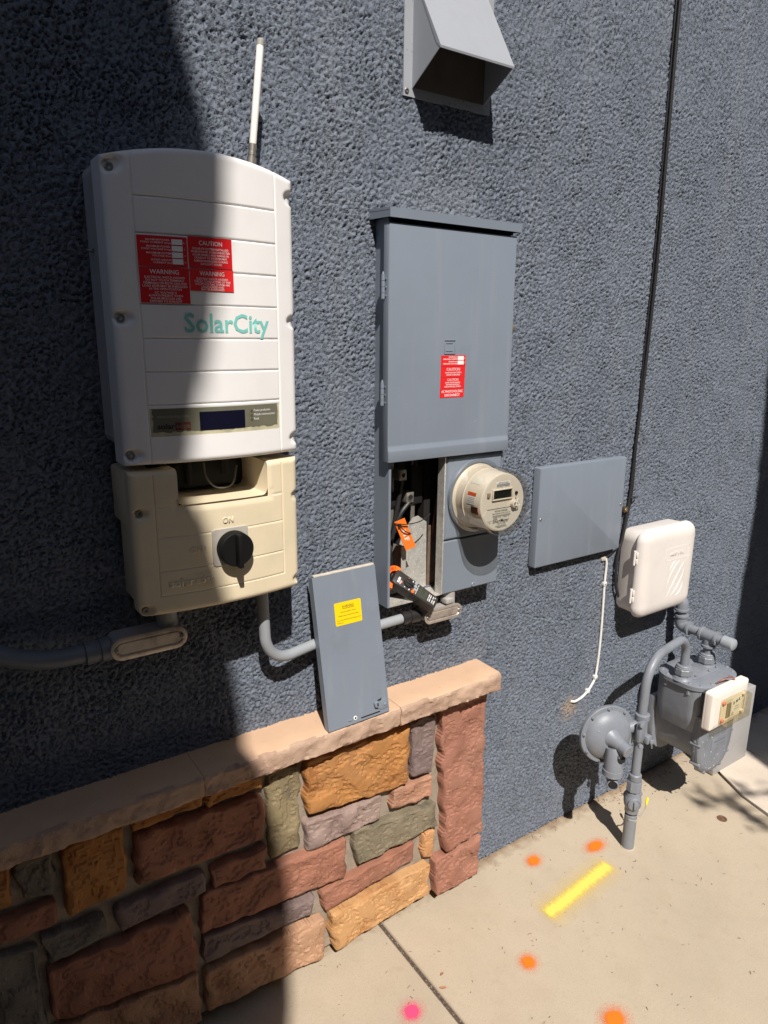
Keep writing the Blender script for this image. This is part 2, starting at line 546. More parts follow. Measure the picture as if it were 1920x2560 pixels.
# sharp trowel pits: flat plateaux with steep little holes, in two sizes
fine = [n for n in N if n.type == 'BUMP'][0]
prevn = None
for scl_, l_, h_, dist_, dst, thick in ((105.0, 0.36, 0.50, 0.0030, 1.0, 3.0),):
    n = N.new('ShaderNodeTexNoise'); n.inputs['Scale'].default_value = scl_; n.inputs['Detail'].default_value = thick; n.inputs['Roughness'].default_value = 0.55; n.inputs['Distortion'].default_value = dst
    L.new(tc.outputs['Object'], n.inputs['Vector'])
    mr = N.new('ShaderNodeMapRange'); mr.interpolation_type = 'SMOOTHSTEP'; mr.inputs['From Min'].default_value = l_; mr.inputs['From Max'].default_value = h_
    L.new(n.outputs['Fac'], mr.inputs['Value'])
    nv_ = N.new('ShaderNodeTexNoise'); nv_.inputs['Scale'].default_value = 4.5; nv_.inputs['Detail'].default_value = 3; L.new(tc.outputs['Object'], nv_.inputs['Vector'])
    mv_ = N.new('ShaderNodeMapRange'); mv_.inputs['From Min'].default_value = 0.33; mv_.inputs['From Max'].default_value = 0.67; mv_.inputs['To Min'].default_value = 0.5; mv_.inputs['To Max'].default_value = 1.2
    L.new(nv_.outputs['Fac'], mv_.inputs['Value'])
    ml_ = N.new('ShaderNodeMath'); ml_.operation = 'MULTIPLY'; L.new(mr.outputs['Result'], ml_.inputs[0]); L.new(mv_.outputs['Result'], ml_.inputs[1])
    b2 = N.new('ShaderNodeBump'); b2.inputs['Strength'].default_value = 1.0; b2.inputs['Distance'].default_value = dist_
    L.new(ml_.outputs[0], b2.inputs['Height'])
    if prevn: L.new(prevn, b2.inputs['Normal'])
    prevn = b2.outputs['Normal']
L.new(prevn, fine.inputs['Normal'])
def blot(src, p, rad, colr, amt, sxz=(1, 1, 1)):
    mp = N.new('ShaderNodeMapping')
    mp.inputs['Location'].default_value = (-p[0] * sxz[0], 0, -p[1] * sxz[2]); mp.inputs['Scale'].default_value = sxz
    L.new(tc.outputs['Object'], mp.inputs['Vector'])
    ln = N.new('ShaderNodeVectorMath'); ln.operation = 'LENGTH'; L.new(mp.outputs[0], ln.inputs[0])
    n = N.new('ShaderNodeTexNoise'); n.inputs['Scale'].default_value = 40; n.inputs['Detail'].default_value = 5
    L.new(tc.outputs['Object'], n.inputs['Vector'])
    ad = N.new('ShaderNodeMath'); ad.operation = 'MULTIPLY_ADD'; ad.inputs[1].default_value = rad * 1.1; ad.inputs[2].default_value = -rad * 0.5
    L.new(n.outputs['Fac'], ad.inputs[0])
    sm = N.new('ShaderNodeMath'); sm.operation = 'ADD'; L.new(ln.outputs['Value'], sm.inputs[0]); L.new(ad.outputs[0], sm.inputs[1])
    mr = N.new('ShaderNodeMapRange'); mr.inputs['From Min'].default_value = rad; mr.inputs['From Max'].default_value = rad * 0.2
    mr.inputs['To Min'].default_value = 0; mr.inputs['To Max'].default_value = amt
    L.new(sm.outputs[0], mr.inputs['Value'])
    mx = N.new('ShaderNodeMix'); mx.data_type = 'RGBA'
    L.new(mr.outputs['Result'], mx.inputs[0]); L.new(src, mx.inputs[6]); mx.inputs[7].default_value = (*colr, 1)
    return mx.outputs[2]
src = blot(src, (1.602, 0.405), 0.055, (0.36, 0.27, 0.19), 0.75)            # bare render where the white cable comes out
src = blot(src, (1.04, 1.83), 0.10, (0.27, 0.275, 0.285), 0.22, (0.6, 1, 1))  # patched render above the panel
# small chips of paint
n = N.new('ShaderNodeTexNoise'); n.inputs['Scale'].default_value = 28; n.inputs['Detail'].default_value = 3
L.new(tc.outputs['Object'], n.inputs['Vector'])
mr = N.new('ShaderNodeMapRange'); mr.inputs['From Min'].default_value = 0.775; mr.inputs['From Max'].default_value = 0.80
L.new(n.outputs['Fac'], mr.inputs['Value'])
mx = N.new('ShaderNodeMix'); mx.data_type = 'RGBA'; L.new(mr.outputs['Result'], mx.inputs[0]); L.new(src, mx.inputs[6]); mx.inputs[7].default_value = (0.42, 0.40, 0.38, 1)
L.new(mx.outputs[2], b.inputs['Base Color'])
weather(m, (0.27, 0.27, 0.28), 0.22, (11, 11, 0.9), 0.50, 0.78, col2=(0.115, 0.125, 0.155), amt2=0.45)
STUCCO = m

D = 0.0015
gx = np.arange(-0.15, 3.10, D); gz = np.arange(0.006, 3.16, D)
nx, nz = len(gx), len(gz)
n1 = fftnoise(nz, nx, D, 66, 0.45, 11)
n2 = fftnoise(nz, nx, D, 125, 0.40, 12)
lo = fftnoise(nz, nx, D, 4.5, 0.7, 13)
pt = fftnoise(nz, nx, D, 10, 0.5, 14)
rough = sstep(-0.8, 1.2, lo + 0.4 * pt)
p = n1 * 0.55 + n2 * 0.70
# trowelled plateaux broken by sharp pits and crumbs
pits = sstep(-1.0, -0.38, p)
crumb = sstep(0.9, 1.6, n2 * 0.8 + n1 * 0.4)
H = 0.0036 * pits * (0.75 + 0.4 * rough) + 0.0013 * crumb * (0.5 + 0.7 * rough) + 0.00050 * n2 + 0.00035 * n1
def pick(g, a, c):
    i = np.arange(len(g))
    return i[(((g < a) & (i % 2 == 0)) | ((g >= a) & (i % 3 == 0)))]
ix, iz = pick(gx, 2.55, 0), pick(gz, 2.15, 0)
HH = H[np.ix_(iz, ix)]
ex_l, ex_r = np.array([-3.0, -1.5, -0.6]), np.array([3.4, 4.2, 5.2])
xs_ = np.concatenate([ex_l, gx[ix], ex_r]); zs_ = np.concatenate([gz[iz], [3.3, 4.0, 4.8]])
HH = np.pad(HH, ((0, 3), (3, 3)), constant_values=0.002)
XX, ZZ = np.meshgrid(xs_, zs_)
co = np.stack([XX, -HH + 0.002, ZZ], -1).reshape(-1, 3)
Q = grid_quads(len(zs_), len(xs_))
cx = (XX[:-1, :-1] + XX[1:, 1:]) / 2; cz = (ZZ[:-1, :-1] + ZZ[1:, 1:]) / 2
keep = ~((cx > 0.868) & (cx < 1.196) & (cz > 0.928) & (cz < 1.75))
Q = Q[keep]
house = mesh_np('house_wall', co, Q, STUCCO)
tag(house, 'slate blue house wall with rough textured stucco', 'wall')
bm = nb(); box(bm, (-3, 0.12, -0.07), (5.2, 0.3, 4.85)); box(bm, (-3, 0.01, 4.79), (5.2, 0.12, 4.85)); box(bm, (-3.02, 0.012, -0.05), (-3, 0.3, 4.85)); box(bm, (5.2, 0.012, -0.05), (5.22, 0.3, 4.85))  # closed backing added so no sky light leaks in behind the wall
ob('wall_backing', bm, mat('wall_backing', (0.1, 0.1, 0.1), 0.9), house)
bm = nb(); box(bm, (-3, 0.010, -0.01), (5.2, 0.02, 0.012))
ob('weep_screed', bm, mat('screed_metal', (0.08, 0.075, 0.07), 0.8), house)

# ---- stone veneer with its cap
SF = 0.004
sn = 500
sf_lo = fftnoise(sn, sn, SF, 11, 0.5, 31)
sf_md = fftnoise(sn, sn, SF, 34, 0.5, 32)
sf_hi = fftnoise(sn, sn, SF, 85, 0.5, 33)
def samp(f, x, z):
    return f[(np.round(z / SF).astype(int)) % sn, (np.round(x / SF).astype(int)) % sn]

def stone_mat(name, c, c2):
    m = mat(name, c, 0.85, var=0.25, vscale=13, dark=c2, bump=1.0, bscale=400, bdist=0.0024, spec=0.2, speck=((min(1, c[0] * 1.35), min(1, c[1] * 1.4), min(1, c[2] * 1.5)), 190, 0.66))
    nt = m.node_tree; N, L = nt.nodes, nt.links
    bp = [n for n in N if n.type == 'BUMP'][0]; tc = [n for n in N if n.type == 'TEX_COORD'][0]
    n = N.new('ShaderNodeTexNoise'); n.inputs['Scale'].default_value = 75; n.inputs['Detail'].default_value = 9; n.inputs['Roughness'].default_value = 0.72
    n.inputs['Distortion'].default_value = 0.15
    L.new(tc.outputs['Object'], n.inputs['Vector'])
    b2 = N.new('ShaderNodeBump'); b2.inputs['Strength'].default_value = 0.9; b2.inputs['Distance'].default_value = 0.0013
    L.new(n.outputs['Fac'], b2.inputs['Height']); L.new(b2.outputs['Normal'], bp.inputs['Normal'])
    weather(m, (0.36, 0.28, 0.21), 0.12, (7, 7, 9), 0.45, 0.75, col2=(0.55 * c2[0] + 0.05, 0.55 * c2[1] + 0.05, 0.55 * c2[2] + 0.055), amt2=0.6)
    return m
SM = {
    'ochre': stone_mat('ochre_stone', (0.40, 0.185, 0.062), (0.28, 0.105, 0.03)),
    'purple': stone_mat('purple_stone', (0.20, 0.145, 0.135), (0.13, 0.09, 0.085)),
    'red': stone_mat('red_stone', (0.30, 0.135, 0.088), (0.20, 0.085, 0.055)),
    'rose': stone_mat('rose_stone', (0.33, 0.152, 0.105), (0.25, 0.11, 0.075)),
    'olive': stone_mat('olive_stone', (0.235, 0.185, 0.105), (0.15, 0.11, 0.065)),
    'pink': stone_mat('pink_stone', (0.42, 0.22, 0.145), (0.31, 0.15, 0.09)),
    'mauve': stone_mat('mauve_stone', (0.30, 0.215, 0.185), (0.18, 0.12, 0.11)),
    'green': stone_mat('green_stone', (0.205, 0.17, 0.115), (0.13, 0.11, 0.075)),
    'tan': stone_mat('tan_stone', (0.47, 0.24, 0.11), (0.34, 0.15, 0.065)),
    'gold': stone_mat('gold_stone', (0.50, 0.28, 0.125), (0.39, 0.175, 0.065)),
    'peach': stone_mat('peach_stone', (0.42, 0.245, 0.15), (0.27, 0.13, 0.08)),
    'grey': stone_mat('grey_stone', (0.17, 0.15, 0.125), (0.10, 0.085, 0.075)),
}
veneer = thing('stone_veneer', 'low wainscot of mixed brown and ochre stones with a sandstone cap', 'stone wall', (0.5, -0.03, 0.02))
MORT = mat('mortar', (0.30, 0.245, 0.19), 0.95, var=0.3, vscale=30, bump=1.0, bscale=260, bdist=0.003)
bm = nb(); box(bm, (-1.8, -0.038, 0.034), (1.174, 0.006, 0.635))
ob('mortar', bm, MORT, veneer)

def stone(q, kind, seed, depth=0.060, rough=1.0):
    q = [np.array(v, float) for v in q]                # TL, TR, BR, BL in (x, z)
    for v, (sx, sz) in zip(q, ((1, -1), (-1, -1), (-1, 1), (1, 1))):
        v += np.array((sx * 0.0022, sz * 0.0026))      # leave the mortar joint open
    W = (np.linalg.norm(q[1] - q[0]) + np.linalg.norm(q[2] - q[3])) / 2
    Hh = (np.linalg.norm(q[3] - q[0]) + np.linalg.norm(q[2] - q[1])) / 2
    nu, nv = max(8, int(W / 0.0042)), max(6, int(Hh / 0.0042))
    def spaced(n, ln):
        t = np.linspace(0, 1, n + 1)
        e = np.array([0.0, 0.0010, 0.0028, 0.006]) / ln
        t = np.concatenate([e, np.linspace(0.0105 / ln, 1 - 0.0105 / ln, max(2, n)), 1 - e[::-1]])
        return t
    u, v = spaced(nu, W), spaced(nv, Hh)
    A, B = np.meshgrid(u * W, v * Hh)
    r = min(0.011, 0.3 * Hh, 0.3 * W)
    a0, b0 = A.copy(), B.copy()
    for sx in (0, 1):
        for sz in (0, 1):
            a = A if sx == 0 else W - A
            b_ = B if sz == 0 else Hh - B
            k = (a < r) & (b_ < r)
            p_, q_ = (r - a) / r, (r - b_) / r
            pn, qn = p_ * np.sqrt(1 - q_ ** 2 / 2), q_ * np.sqrt(1 - p_ ** 2 / 2)
            an, bn = r - pn * r, r - qn * r
            a0 = np.where(k, an if sx == 0 else W - an, a0)
            b0 = np.where(k, bn if sz == 0 else Hh - bn, b0)
    U, V = a0 / W, b0 / Hh
    X = (1 - V) * ((1 - U) * q[0][0] + U * q[1][0]) + V * ((1 - U) * q[3][0] + U * q[2][0])
    Z = (1 - V) * ((1 - U) * q[0][1] + U * q[1][1]) + V * ((1 - U) * q[3][1] + U * q[2][1])
    ox, oz = (seed * 0.731) % 2.0, (seed * 0.417) % 2.0
    l_, m_, h_ = samp(sf_lo, X + ox, Z + oz), samp(sf_md, X + ox, Z * 1.6 + oz), samp(sf_hi, X + ox, Z + oz)
    dist = np.minimum(np.minimum(a0, W - a0), np.minimum(b0, Hh - b0))
    edge = np.clip(dist / 0.0065, 0, 1)
    fall = (1 - np.sqrt(np.clip(1 - (1 - edge) ** 2, 0, 1)))
    led = sstep(-0.06, 0.06, l_ + 0.35 * m_ + 0.12 * h_ - 0.3 + 0.25 * math.sin(seed)) + sstep(-0.05, 0.05, l_ * 0.6 - 0.55 * m_ + 0.10 * h_ + 0.75)   # ledges left by splitting
    tlt = ((X - X.mean()) * math.sin(seed * 2.1) * 0.035 + (Z - Z.mean()) * math.cos(seed * 1.7) * 0.05)
    rel = (rough * (0.0026 * (led - 1) + 0.0008 * l_ + 0.0002 * m_) + tlt) * np.clip(dist / 0.012, 0.15, 1)
    # chipped edge: outline wanders
    wob = 0.0026 * samp(sf_md, X * 0.45 + oz, Z * 0.45 + ox)
    cxm, czm = X.mean(), Z.mean()
    nearr = np.clip(1 - dist / 0.012, 0, 1)
    X = X + np.sign(X - cxm) * wob * nearr * (np.minimum(a0, W - a0) < 0.012)
    Z = Z + np.sign(Z - czm) * wob * nearr * (np.minimum(b0, Hh - b0) < 0.012)
    Y = -(depth + rel) + fall * 0.011
    nvv, nuu = X.shape
    # side skirt: one more ring pushed back to the mortar
    Xp, Yp, Zp = np.pad(X, 1, 'edge'), np.pad(Y, 1, 'edge'), np.pad(Z, 1, 'edge')
    ring = np.ones_like(Xp, bool); ring[1:-1, 1:-1] = False
    Yp[ring] = -0.012
    co = np.stack([Xp, Yp, Zp], -1).reshape(-1, 3)
    o = mesh_np('stone', co, grid_quads(nvv + 2, nuu + 2)[:, :, ::-1].reshape(-1, 4), SM[kind])
    o.data.set_sharp_from_angle(angle=R(17))
    o.parent = veneer
    o.matrix_parent_inverse = Matrix.Translation(-Vector(veneer.location))
    return o

STONES = [
 ('ochre', [(0.640, 0.60), (0.936, 0.60), (0.928, 0.425), (0.638, 0.455)], 0.066, 1.25),
 ('purple', [(0.940, 0.60), (1.022, 0.60), (1.012, 0.426), (0.942, 0.436)], 0.060, 0.9),
 ('rose', [(1.030, 0.61), (1.188, 0.61), (1.196, 0.173), (1.054, 0.159)], 0.066, 0.9),
 ('rose', [(1.018, 0.155), (1.192, 0.165), (1.182, 0.035), (1.030, 0.028)], 0.068, 1.2),
 ('olive', [(0.544, 0.60), (0.632, 0.60), (0.626, 0.372), (0.547, 0.373)], 0.055, 1.0),
 ('pink', [(0.881, 0.431), (1.015, 0.418), (1.014, 0.352), (0.876, 0.369)], 0.060, 0.9),
 ('mauve', [(0.633, 0.439), (0.854, 0.423), (0.851, 0.357), (0.644, 0.353)], 0.062, 1.2),
 ('green', [(0.762, 0.358), (1.025, 0.333), (1.034, 0.258), (0.777, 0.246)], 0.062, 0.9),
 ('tan', [(0.980, 0.246), (1.031, 0.244), (1.024, 0.158), (0.989, 0.168)], 0.057, 0.7),
 ('red', [(0.671, 0.228), (0.961, 0.242), (0.955, 0.182), (0.686, 0.158)], 0.061, 0.9),
 ('gold', [(0.693, 0.157), (1.012, 0.154), (1.005, 0.058), (0.708, 0.032)], 0.068, 1.0),
 ('red', [(0.381, 0.370), (0.750, 0.346), (0.747, 0.232), (0.377, 0.264)], 0.062, 1.0),
 ('purple', [(0.378, 0.254), (0.662, 0.227), (0.650, 0.174), (0.378, 0.179)], 0.060, 1.0),
 ('peach', [(0.379, 0.166), (0.690, 0.153), (0.684, 0.028), (0.381, 0.050)], 0.064, 1.1),
 ('red', [(0.257, 0.573), (0.542, 0.555), (0.536, 0.436), (0.253, 0.452)], 0.062, 1.0),
 ('red', [(0.403, 0.421), (0.542, 0.419), (0.538, 0.359), (0.409, 0.363)], 0.060, 0.9),
 ('ochre', [(0.408, 0.612), (0.538, 0.612), (0.536, 0.568), (0.411, 0.572)], 0.062, 0.8),
 ('ochre', [(0.251, 0.612), (0.403, 0.612), (0.402, 0.578), (0.256, 0.576)], 0.060, 0.8),
 ('ochre', [(0.124, 0.605), (0.242, 0.605), (0.241, 0.450), (0.126, 0.447)], 0.062, 1.0),
 ('purple', [(0.210, 0.424), (0.392, 0.422), (0.404, 0.364), (0.214, 0.357)], 0.060, 1.0),
 ('grey', [(0.075, 0.423), (0.189, 0.420), (0.198, 0.362), (0.081, 0.354)], 0.060, 1.0),
 ('red', [(0.079, 0.347), (0.361, 0.345), (0.371, 0.178), (0.076, 0.218)], 0.064, 1.0),
 ('peach', [(0.076, 0.208), (0.369, 0.166), (0.370, 0.036), (0.072, 0.050)], 0.062, 1.0),
 ('red', [(-0.060, 0.502), (0.111, 0.495), (0.110, 0.440), (-0.060, 0.439)], 0.060, 1.0),
 ('grey', [(0.052, 0.605), (0.115, 0.605), (0.107, 0.509), (0.050, 0.522)], 0.060, 1.0),
 ('ochre', [(-0.090, 0.605), (0.046, 0.605), (0.038, 0.522), (-0.088, 0.515)], 0.060, 1.0),
 ('grey', [(-0.060, 0.429), (0.070, 0.415), (0.068, 0.221), (-0.062, 0.225)], 0.060, 1.0),
 ('tan', [(-0.070, 0.214), (0.066, 0.210), (0.064, 0.050), (-0.075, 0.050)], 0.060, 1.0),
]
kinds = list(SM)
rs = random.Random(5)
for z0, z1 in ((0.05, 0.21), (0.22, 0.33), (0.34, 0.50), (0.51, 0.605)):       # the wall runs on beyond the left of the frame
    x = -0.098
    while x > -1.7:
        wd = rs.uniform(0.13, 0.32)
        STONES.append((rs.choice(kinds), [(x - wd, z1), (x, z1), (x, z0), (x - wd, z0)], rs.uniform(0.056, 0.066), 1.0))
        x -= wd + 0.010
for i, (k, q, d, rg) in enumerate(STONES):
    stone(q, k, i * 3.7 + 1.3, d, rg)

CAPF = stone_mat('cap_face_stone', (0.46, 0.31, 0.225), (0.33, 0.205, 0.15))
CAPM = mat('cap_stone', (0.56, 0.37, 0.245), 0.85, var=0.12, vscale=6, bump=0.5, bscale=260, bdist=0.0014, spec=0.25, speck=((0.30, 0.16, 0.12), 120, 0.74))
def cap_stone(x0, x1, seed):
    n = max(6, int((x1 - x0) / 0.006))
    xs = np.concatenate([[x0], np.linspace(x0 + 0.004, x1 - 0.004, n), [x1]])
    zs = np.linspace(0.629, 0.676, 10)
    loops = []
    for i, x in enumerate(xs):
        end = 0.0016 if i in (0, len(xs) - 1) else 0.0
        f = -(0.1035 + 0.0018 * np.tanh(2 * samp(sf_lo, np.full(10, x + seed), zs * 1.4 + seed)) - 0.0010 * np.abs(samp(sf_md, np.full(10, x + seed), zs * 1.5 + seed)) + 0.0008 * samp(sf_hi, np.full(10, x), zs)) + end
        f[0] += 0.006; f[-1] += 0.003
        tz = 0.6785 + 0.0005 * float(samp(sf_lo, np.array([x]), np.array([seed]))[0])
        pts = [(0.004, 0.6285), (-0.05, 0.6285)] + [(f[k], zs[k]) for k in range(10)] + [(float(f[-1]) + 0.005, tz - end * 0.3), (-0.05, tz - end * 0.3), (0.004, tz - end * 0.3)]
        loops.append([Vector((x, py, pz)) for py, pz in pts])
    bm = nb()
    rings(bm, loops)
    o = ob('cap_stone', bm, CAPM, veneer, ang=40)
    o.data.materials.append(CAPF)
    for f in o.data.polygons:
        if f.normal.y < -0.45 and f.center.y < -0.08:
            f.material_index = 1
    return o
cap_stone(-1.8, 0.3908, 0.31)
cap_stone(0.3916, 0.8757, 0.87)
cap_stone(0.8767, 1.200, 1.43)

# ================================================================ THE THINGS ON THE WALL
V = Vector

# ---- exhaust hood
hood = thing('exhaust_hood', 'grey sheet metal exhaust hood high on the wall', 'vent hood', (1.045, 0, 2.03))
bm = nb()
hx0, hx1, hl, hy = 0.947, 1.143, 2.083, -0.095
t = 0.0015
# side cheeks
for xa, xb in ((hx0, hx0 + t), (hx1 - t, hx1)):
    bm = nb(); prism(bm, [(0.0, 2.245), (hy, hl), (0.0, 2.030)], xa, xb, XPROF)
    ob('side_cheek', bm, HOODP, hood)
bm = nb()
prism(bm, [(0.0, 2.2475), (hy - 0.002, hl + 0.002), (hy - 0.001, hl - 0.002), (hy + 0.012, hl + 0.010), (0.0, 2.2445)], hx0 - 0.0006, hx1 + 0.0006, XPROF)
ob('sloping_top', bm, HOODP, hood)
bm = nb()
prism(bm, [(0.925, 2.016), (hx0, 2.016), (hx0, 2.27), (0.925, 2.27)], -0.004, 0.0012)
prism(bm, [(hx1, 2.016), (1.163, 2.016), (1.163, 2.27), (hx1, 2.27)], -0.004, 0.0012)
prism(bm, [(hx0, 2.016), (hx1, 2.016), (hx1, 2.034), (hx0, 2.034)], -0.0035, 0.0012)
prism(bm, [(hx0, 2.244), (hx1, 2.244), (hx1, 2.27), (hx0, 2.27)], -0.0035, 0.0012)
ob('flange', bm, HOODP, hood)
bm = nb()
box(bm, (hx0 + t, -0.006, 2.034), (hx1 - t, -0.0045, 2.235))
ob('damper_flap', bm, mat('hood_inside', (0.11, 0.095, 0.085), 0.7, var=0.2, vscale=20), hood)
screw((0.933, -0.004, 2.026), 0.0055, STEEL, hood)
screw((0.934, -0.004, 2.20), 0.0055, STEEL, hood)

# ---- solar inverter
inv = thing('solar_inverter', 'tall white solar inverter with bowed ribbed cover and red stickers', 'inverter', (0.44, -0.07, 1.325))
XC = 0.4385
def yinv(x):
    return -0.142 - 0.024 * (1 - ((x - XC) / 0.1575) ** 2)
IX0, IX1, IZ0 = 0.2805, 0.5965, 1.3235
def ztop(x):
    return 1.7925 + 0.0215 * (1 - ((x - XC) / 0.158) ** 2)
bm = nb(); box(bm, (0.2845, -0.088, 1.352), (0.592, -0.006, 1.792), 0.003)
for k in range(9):
    box(bm, (0.2815, -0.08 + k * 0.008, 1.362), (0.2850, -0.077 + k * 0.008, 1.786))
ob('heat_sink', bm, ALU, inv)
grz = [1.7385, 1.6855, 1.6332, 1.5807, 1.5277, 1.4750, 1.4222]
grx = [0.3205, 0.5565]
scr = [(0.2930, 1.777), (0.2925, 1.5585), (0.2920, 1.340), (0.5945, 1.762), (0.5950, 1.5585), (0.5955, 1.350)]
xs = set(np.round(np.linspace(IX0, IX1, 112), 5)) | {round(g + d, 5) for g in grx for d in (-0.0022, -0.0012, 0, 0.0012, 0.0022)} | {IX0 + 0.001, IX0 + 0.0005, IX1 - 0.001, IX1 - 0.0005}
xs = sorted(xs)
zr = set(np.round(np.linspace(IZ0, 1.7925, 170), 5)) | {round(g + d, 5) for g in grz for d in (-0.0022, -0.0012, 0, 0.0012, 0.0022)} | {1.7915, IZ0 + 0.001, 1.3715 - 0.0025, 1.3715 - 0.001, 1.4165 + 0.001, 1.4165 + 0.0025}
zr = sorted(zr)
X, Z = np.meshgrid(np.array(xs), np.array(zr))
Tp = ztop(X)
Zw = np.where(Z > 1.745, 1.745 + (Z - 1.745) * (Tp - 1.745) / (1.7925 - 1.745), Z)      # upper rows swell into the arched top
Y = -0.142 - 0.024 * (1 - ((X - XC) / 0.1575) ** 2)
inp = (X > 0.3205) & (X < 0.5565)
dep = np.zeros_like(X)
for g in grz:
    dep = np.maximum(dep, np.where(inp, 0.0026 * np.clip(1 - np.abs(Z - g) / 0.0018, 0, 1), 0))
for g in grx:
    dep = np.maximum(dep, 0.0020 * np.clip(1 - np.abs(X - g) / 0.0018, 0, 1))
dep = np.maximum(dep, np.where(inp & (X > 0.3225) & (X < 0.5545) & (Z > 1.3705) & (Z < 1.4175), 0.0012, 0))
for sx, sz in scr:
    dx = (X - sx); dx = np.where(np.sign(XC - sx) * dx > 0, dx * 0.62, dx)
    rr = np.sqrt(dx ** 2 + (Z - sz) ** 2)
    dep = np.maximum(dep, 0.008 * np.clip((0.0125 - rr) / 0.004, 0, 1))
dist = np.minimum(np.minimum(X - IX0, IX1 - X) * 0.8, np.minimum(Zw - IZ0, Tp - Zw))
rad = 0.009
k = np.clip(1 - dist / rad, 0, 1)
Y = Y + dep + rad * (1 - np.sqrt(np.clip(1 - k ** 2, 0, 1))) * 1.2
Xp, Yp, Zp = np.pad(X, 1, 'edge'), np.pad(Y, 1, 'edge'), np.pad(Zw, 1, 'edge')
ring = np.ones_like(Xp, bool); ring[1:-1, 1:-1] = False
Yp[ring] = -0.082
cover = mesh_np('cover', np.stack([Xp, Yp, Zp], -1).reshape(-1, 3), grid_quads(*Xp.shape).reshape(-1, 4), WHITE)
cover.data.set_sharp_from_angle(angle=R(48))
cover.parent = inv
cover.matrix_parent_inverse = Matrix.Translation(-V(inv.location))
for sx, sz in scr[:3]:
    bm = nb()
    lathe(bm, [(0.0065, -0.003), (0.0065, 0.004), (0.0055, 0.0052), (0.0032, 0.0052), (0.0030, 0.002)], (sx, yinv(sx) + 0.0105, sz), (0, -1, 0), 14)
    ob('screw', bm, STEEL if sx < 0.5 else MATTEB, cover)

def red_sticker(x0, x1, z0, z1, lines, m):
    bm = nb(); sheet(bm, x0, x1, z0, z1, lambda x: yinv(x) - 0.0012, 10, 2)
    s = ob('sticker', bm, m, inv)
    s['label'] = 'red sticker with white warning lettering'
    for ln in lines:
        body, size, wd, xc, z = ln[:5]
        al = ln[5] if len(ln) > 5 else 'CENTER'
        text(body, INKW, s, wd, size, (xc, 0, z), align=al, yf=yinv, off=0.0017, bold=0.004)
    return s
s1 = red_sticker(0.3215, 0.3960, 1.6375, 1.6825, [
    ('MAXIMUM POWER-', 0.0038, 0.036, 0.3705, 1.6752, 'RIGHT'), ('POINT CURRENT (Imp)', 0.0038, 0.044, 0.3712, 1.6712, 'RIGHT'),
    ('MAXIMUM POWER-', 0.0038, 0.036, 0.3710, 1.6655, 'RIGHT'), ('POINT VOLTAGE (Vmp)', 0.0038, 0.044, 0.3716, 1.6615, 'RIGHT'),
    ('MAXIMUM SYSTEM', 0.0038, 0.037, 0.3716, 1.6558, 'RIGHT'), ('VOLTAGE (Voc)', 0.0038, 0.029, 0.3716, 1.6518, 'RIGHT'),
    ('SHORT-CIRCUIT', 0.0038, 0.031, 0.3716, 1.6458, 'RIGHT'), ('CURRENT (Isc)', 0.0038, 0.028, 0.3716, 1.6418, 'RIGHT'),
    ('A', 0.0033, None, 0.3915, 1.6728), ('V', 0.0033, None, 0.3917, 1.6630), ('V', 0.0033, None, 0.3919, 1.6533), ('A', 0.0033, None, 0.3921, 1.6437)], RED)
for q in range(4):
    bm = nb(); z = 1.6785 - q * 0.0097
    sheet(bm, 0.3723, 0.3890, z - 0.0080, z, lambda x: yinv(x) - 0.0018, 4, 1)
    ob('blank_field', bm, LABW, s1)
red_sticker(0.3978, 0.4705, 1.6385, 1.6848, [
    ('CAUTION', 0.0096, 0.0385, 0.4345, 1.6728), ('SOLAR PV SYSTEM INSTALLED', 0.0046, 0.060, 0.4342, 1.6658),
    ('WHEN POWER IS DISCONNECTED', 0.0046, 0.065, 0.4342, 1.6612), ('SOLAR PANELS AND WIRING IN', 0.0046, 0.060, 0.4342, 1.6566),
    ('CONDUIT TO INVERTER MAY', 0.0046, 0.055, 0.4342, 1.6520), ('REMAIN ENERGIZED DURING', 0.0046, 0.056, 0.4342, 1.6474), ('DAYLIGHT HOURS', 0.0046, 0.035, 0.4342, 1.6428)], RED)
red_sticker(0.3218, 0.3970, 1.5822, 1.6362, [
    ('WARNING', 0.0096, 0.0440, 0.3594, 1.6262), ('ELECTRICAL SHOCK HAZARD', 0.0046, 0.061, 0.3594, 1.6196), ('DO NOT TOUCH TERMINALS', 0.0046, 0.058, 0.3594, 1.6152),
    ('TERMINALS ON BOTH LINE AND', 0.0046, 0.066, 0.3594, 1.6108), ('LOAD SIDES MAY BE ENERGIZED', 0.0046, 0.068, 0.3594, 1.6064), ('IN THE OPEN POSITION', 0.0046, 0.049, 0.3594, 1.6020),
    ('DC VOLTAGE IS', 0.0046, 0.033, 0.3594, 1.5966), ('ALWAYS PRESENT WHEN', 0.0046, 0.052, 0.3594, 1.5922), ('SOLAR MODULES ARE', 0.0046, 0.046, 0.3594, 1.5878), ('EXPOSED TO SUNLIGHT', 0.0046, 0.049, 0.3594, 1.5836)], RED)
red_sticker(0.3984, 0.4715, 1.6030, 1.6370, [
    ('WARNING', 0.0096, 0.0415, 0.4350, 1.6268), ('ELECTRIC SHOCK HAZARD', 0.0046, 0.053, 0.4350, 1.6202), ('THE DC CONDUCTORS OF THIS', 0.0046, 0.061, 0.4350, 1.6160),
    ('PHOTOVOLTAIC SYSTEM ARE', 0.0046, 0.058, 0.4350, 1.6118), ('UNGROUNDED AND', 0.0046, 0.038, 0.4350, 1.6078), ('MAY BE ENERGIZED', 0.0046, 0.039, 0.4350, 1.6040)], RED2)
lg = text('SolarCity', TEAL, inv, 0.1515, 0.0425, (0.4600, 0, 1.5385), yf=yinv, off=0.0008, bold=0.016, name='logo_lettering')
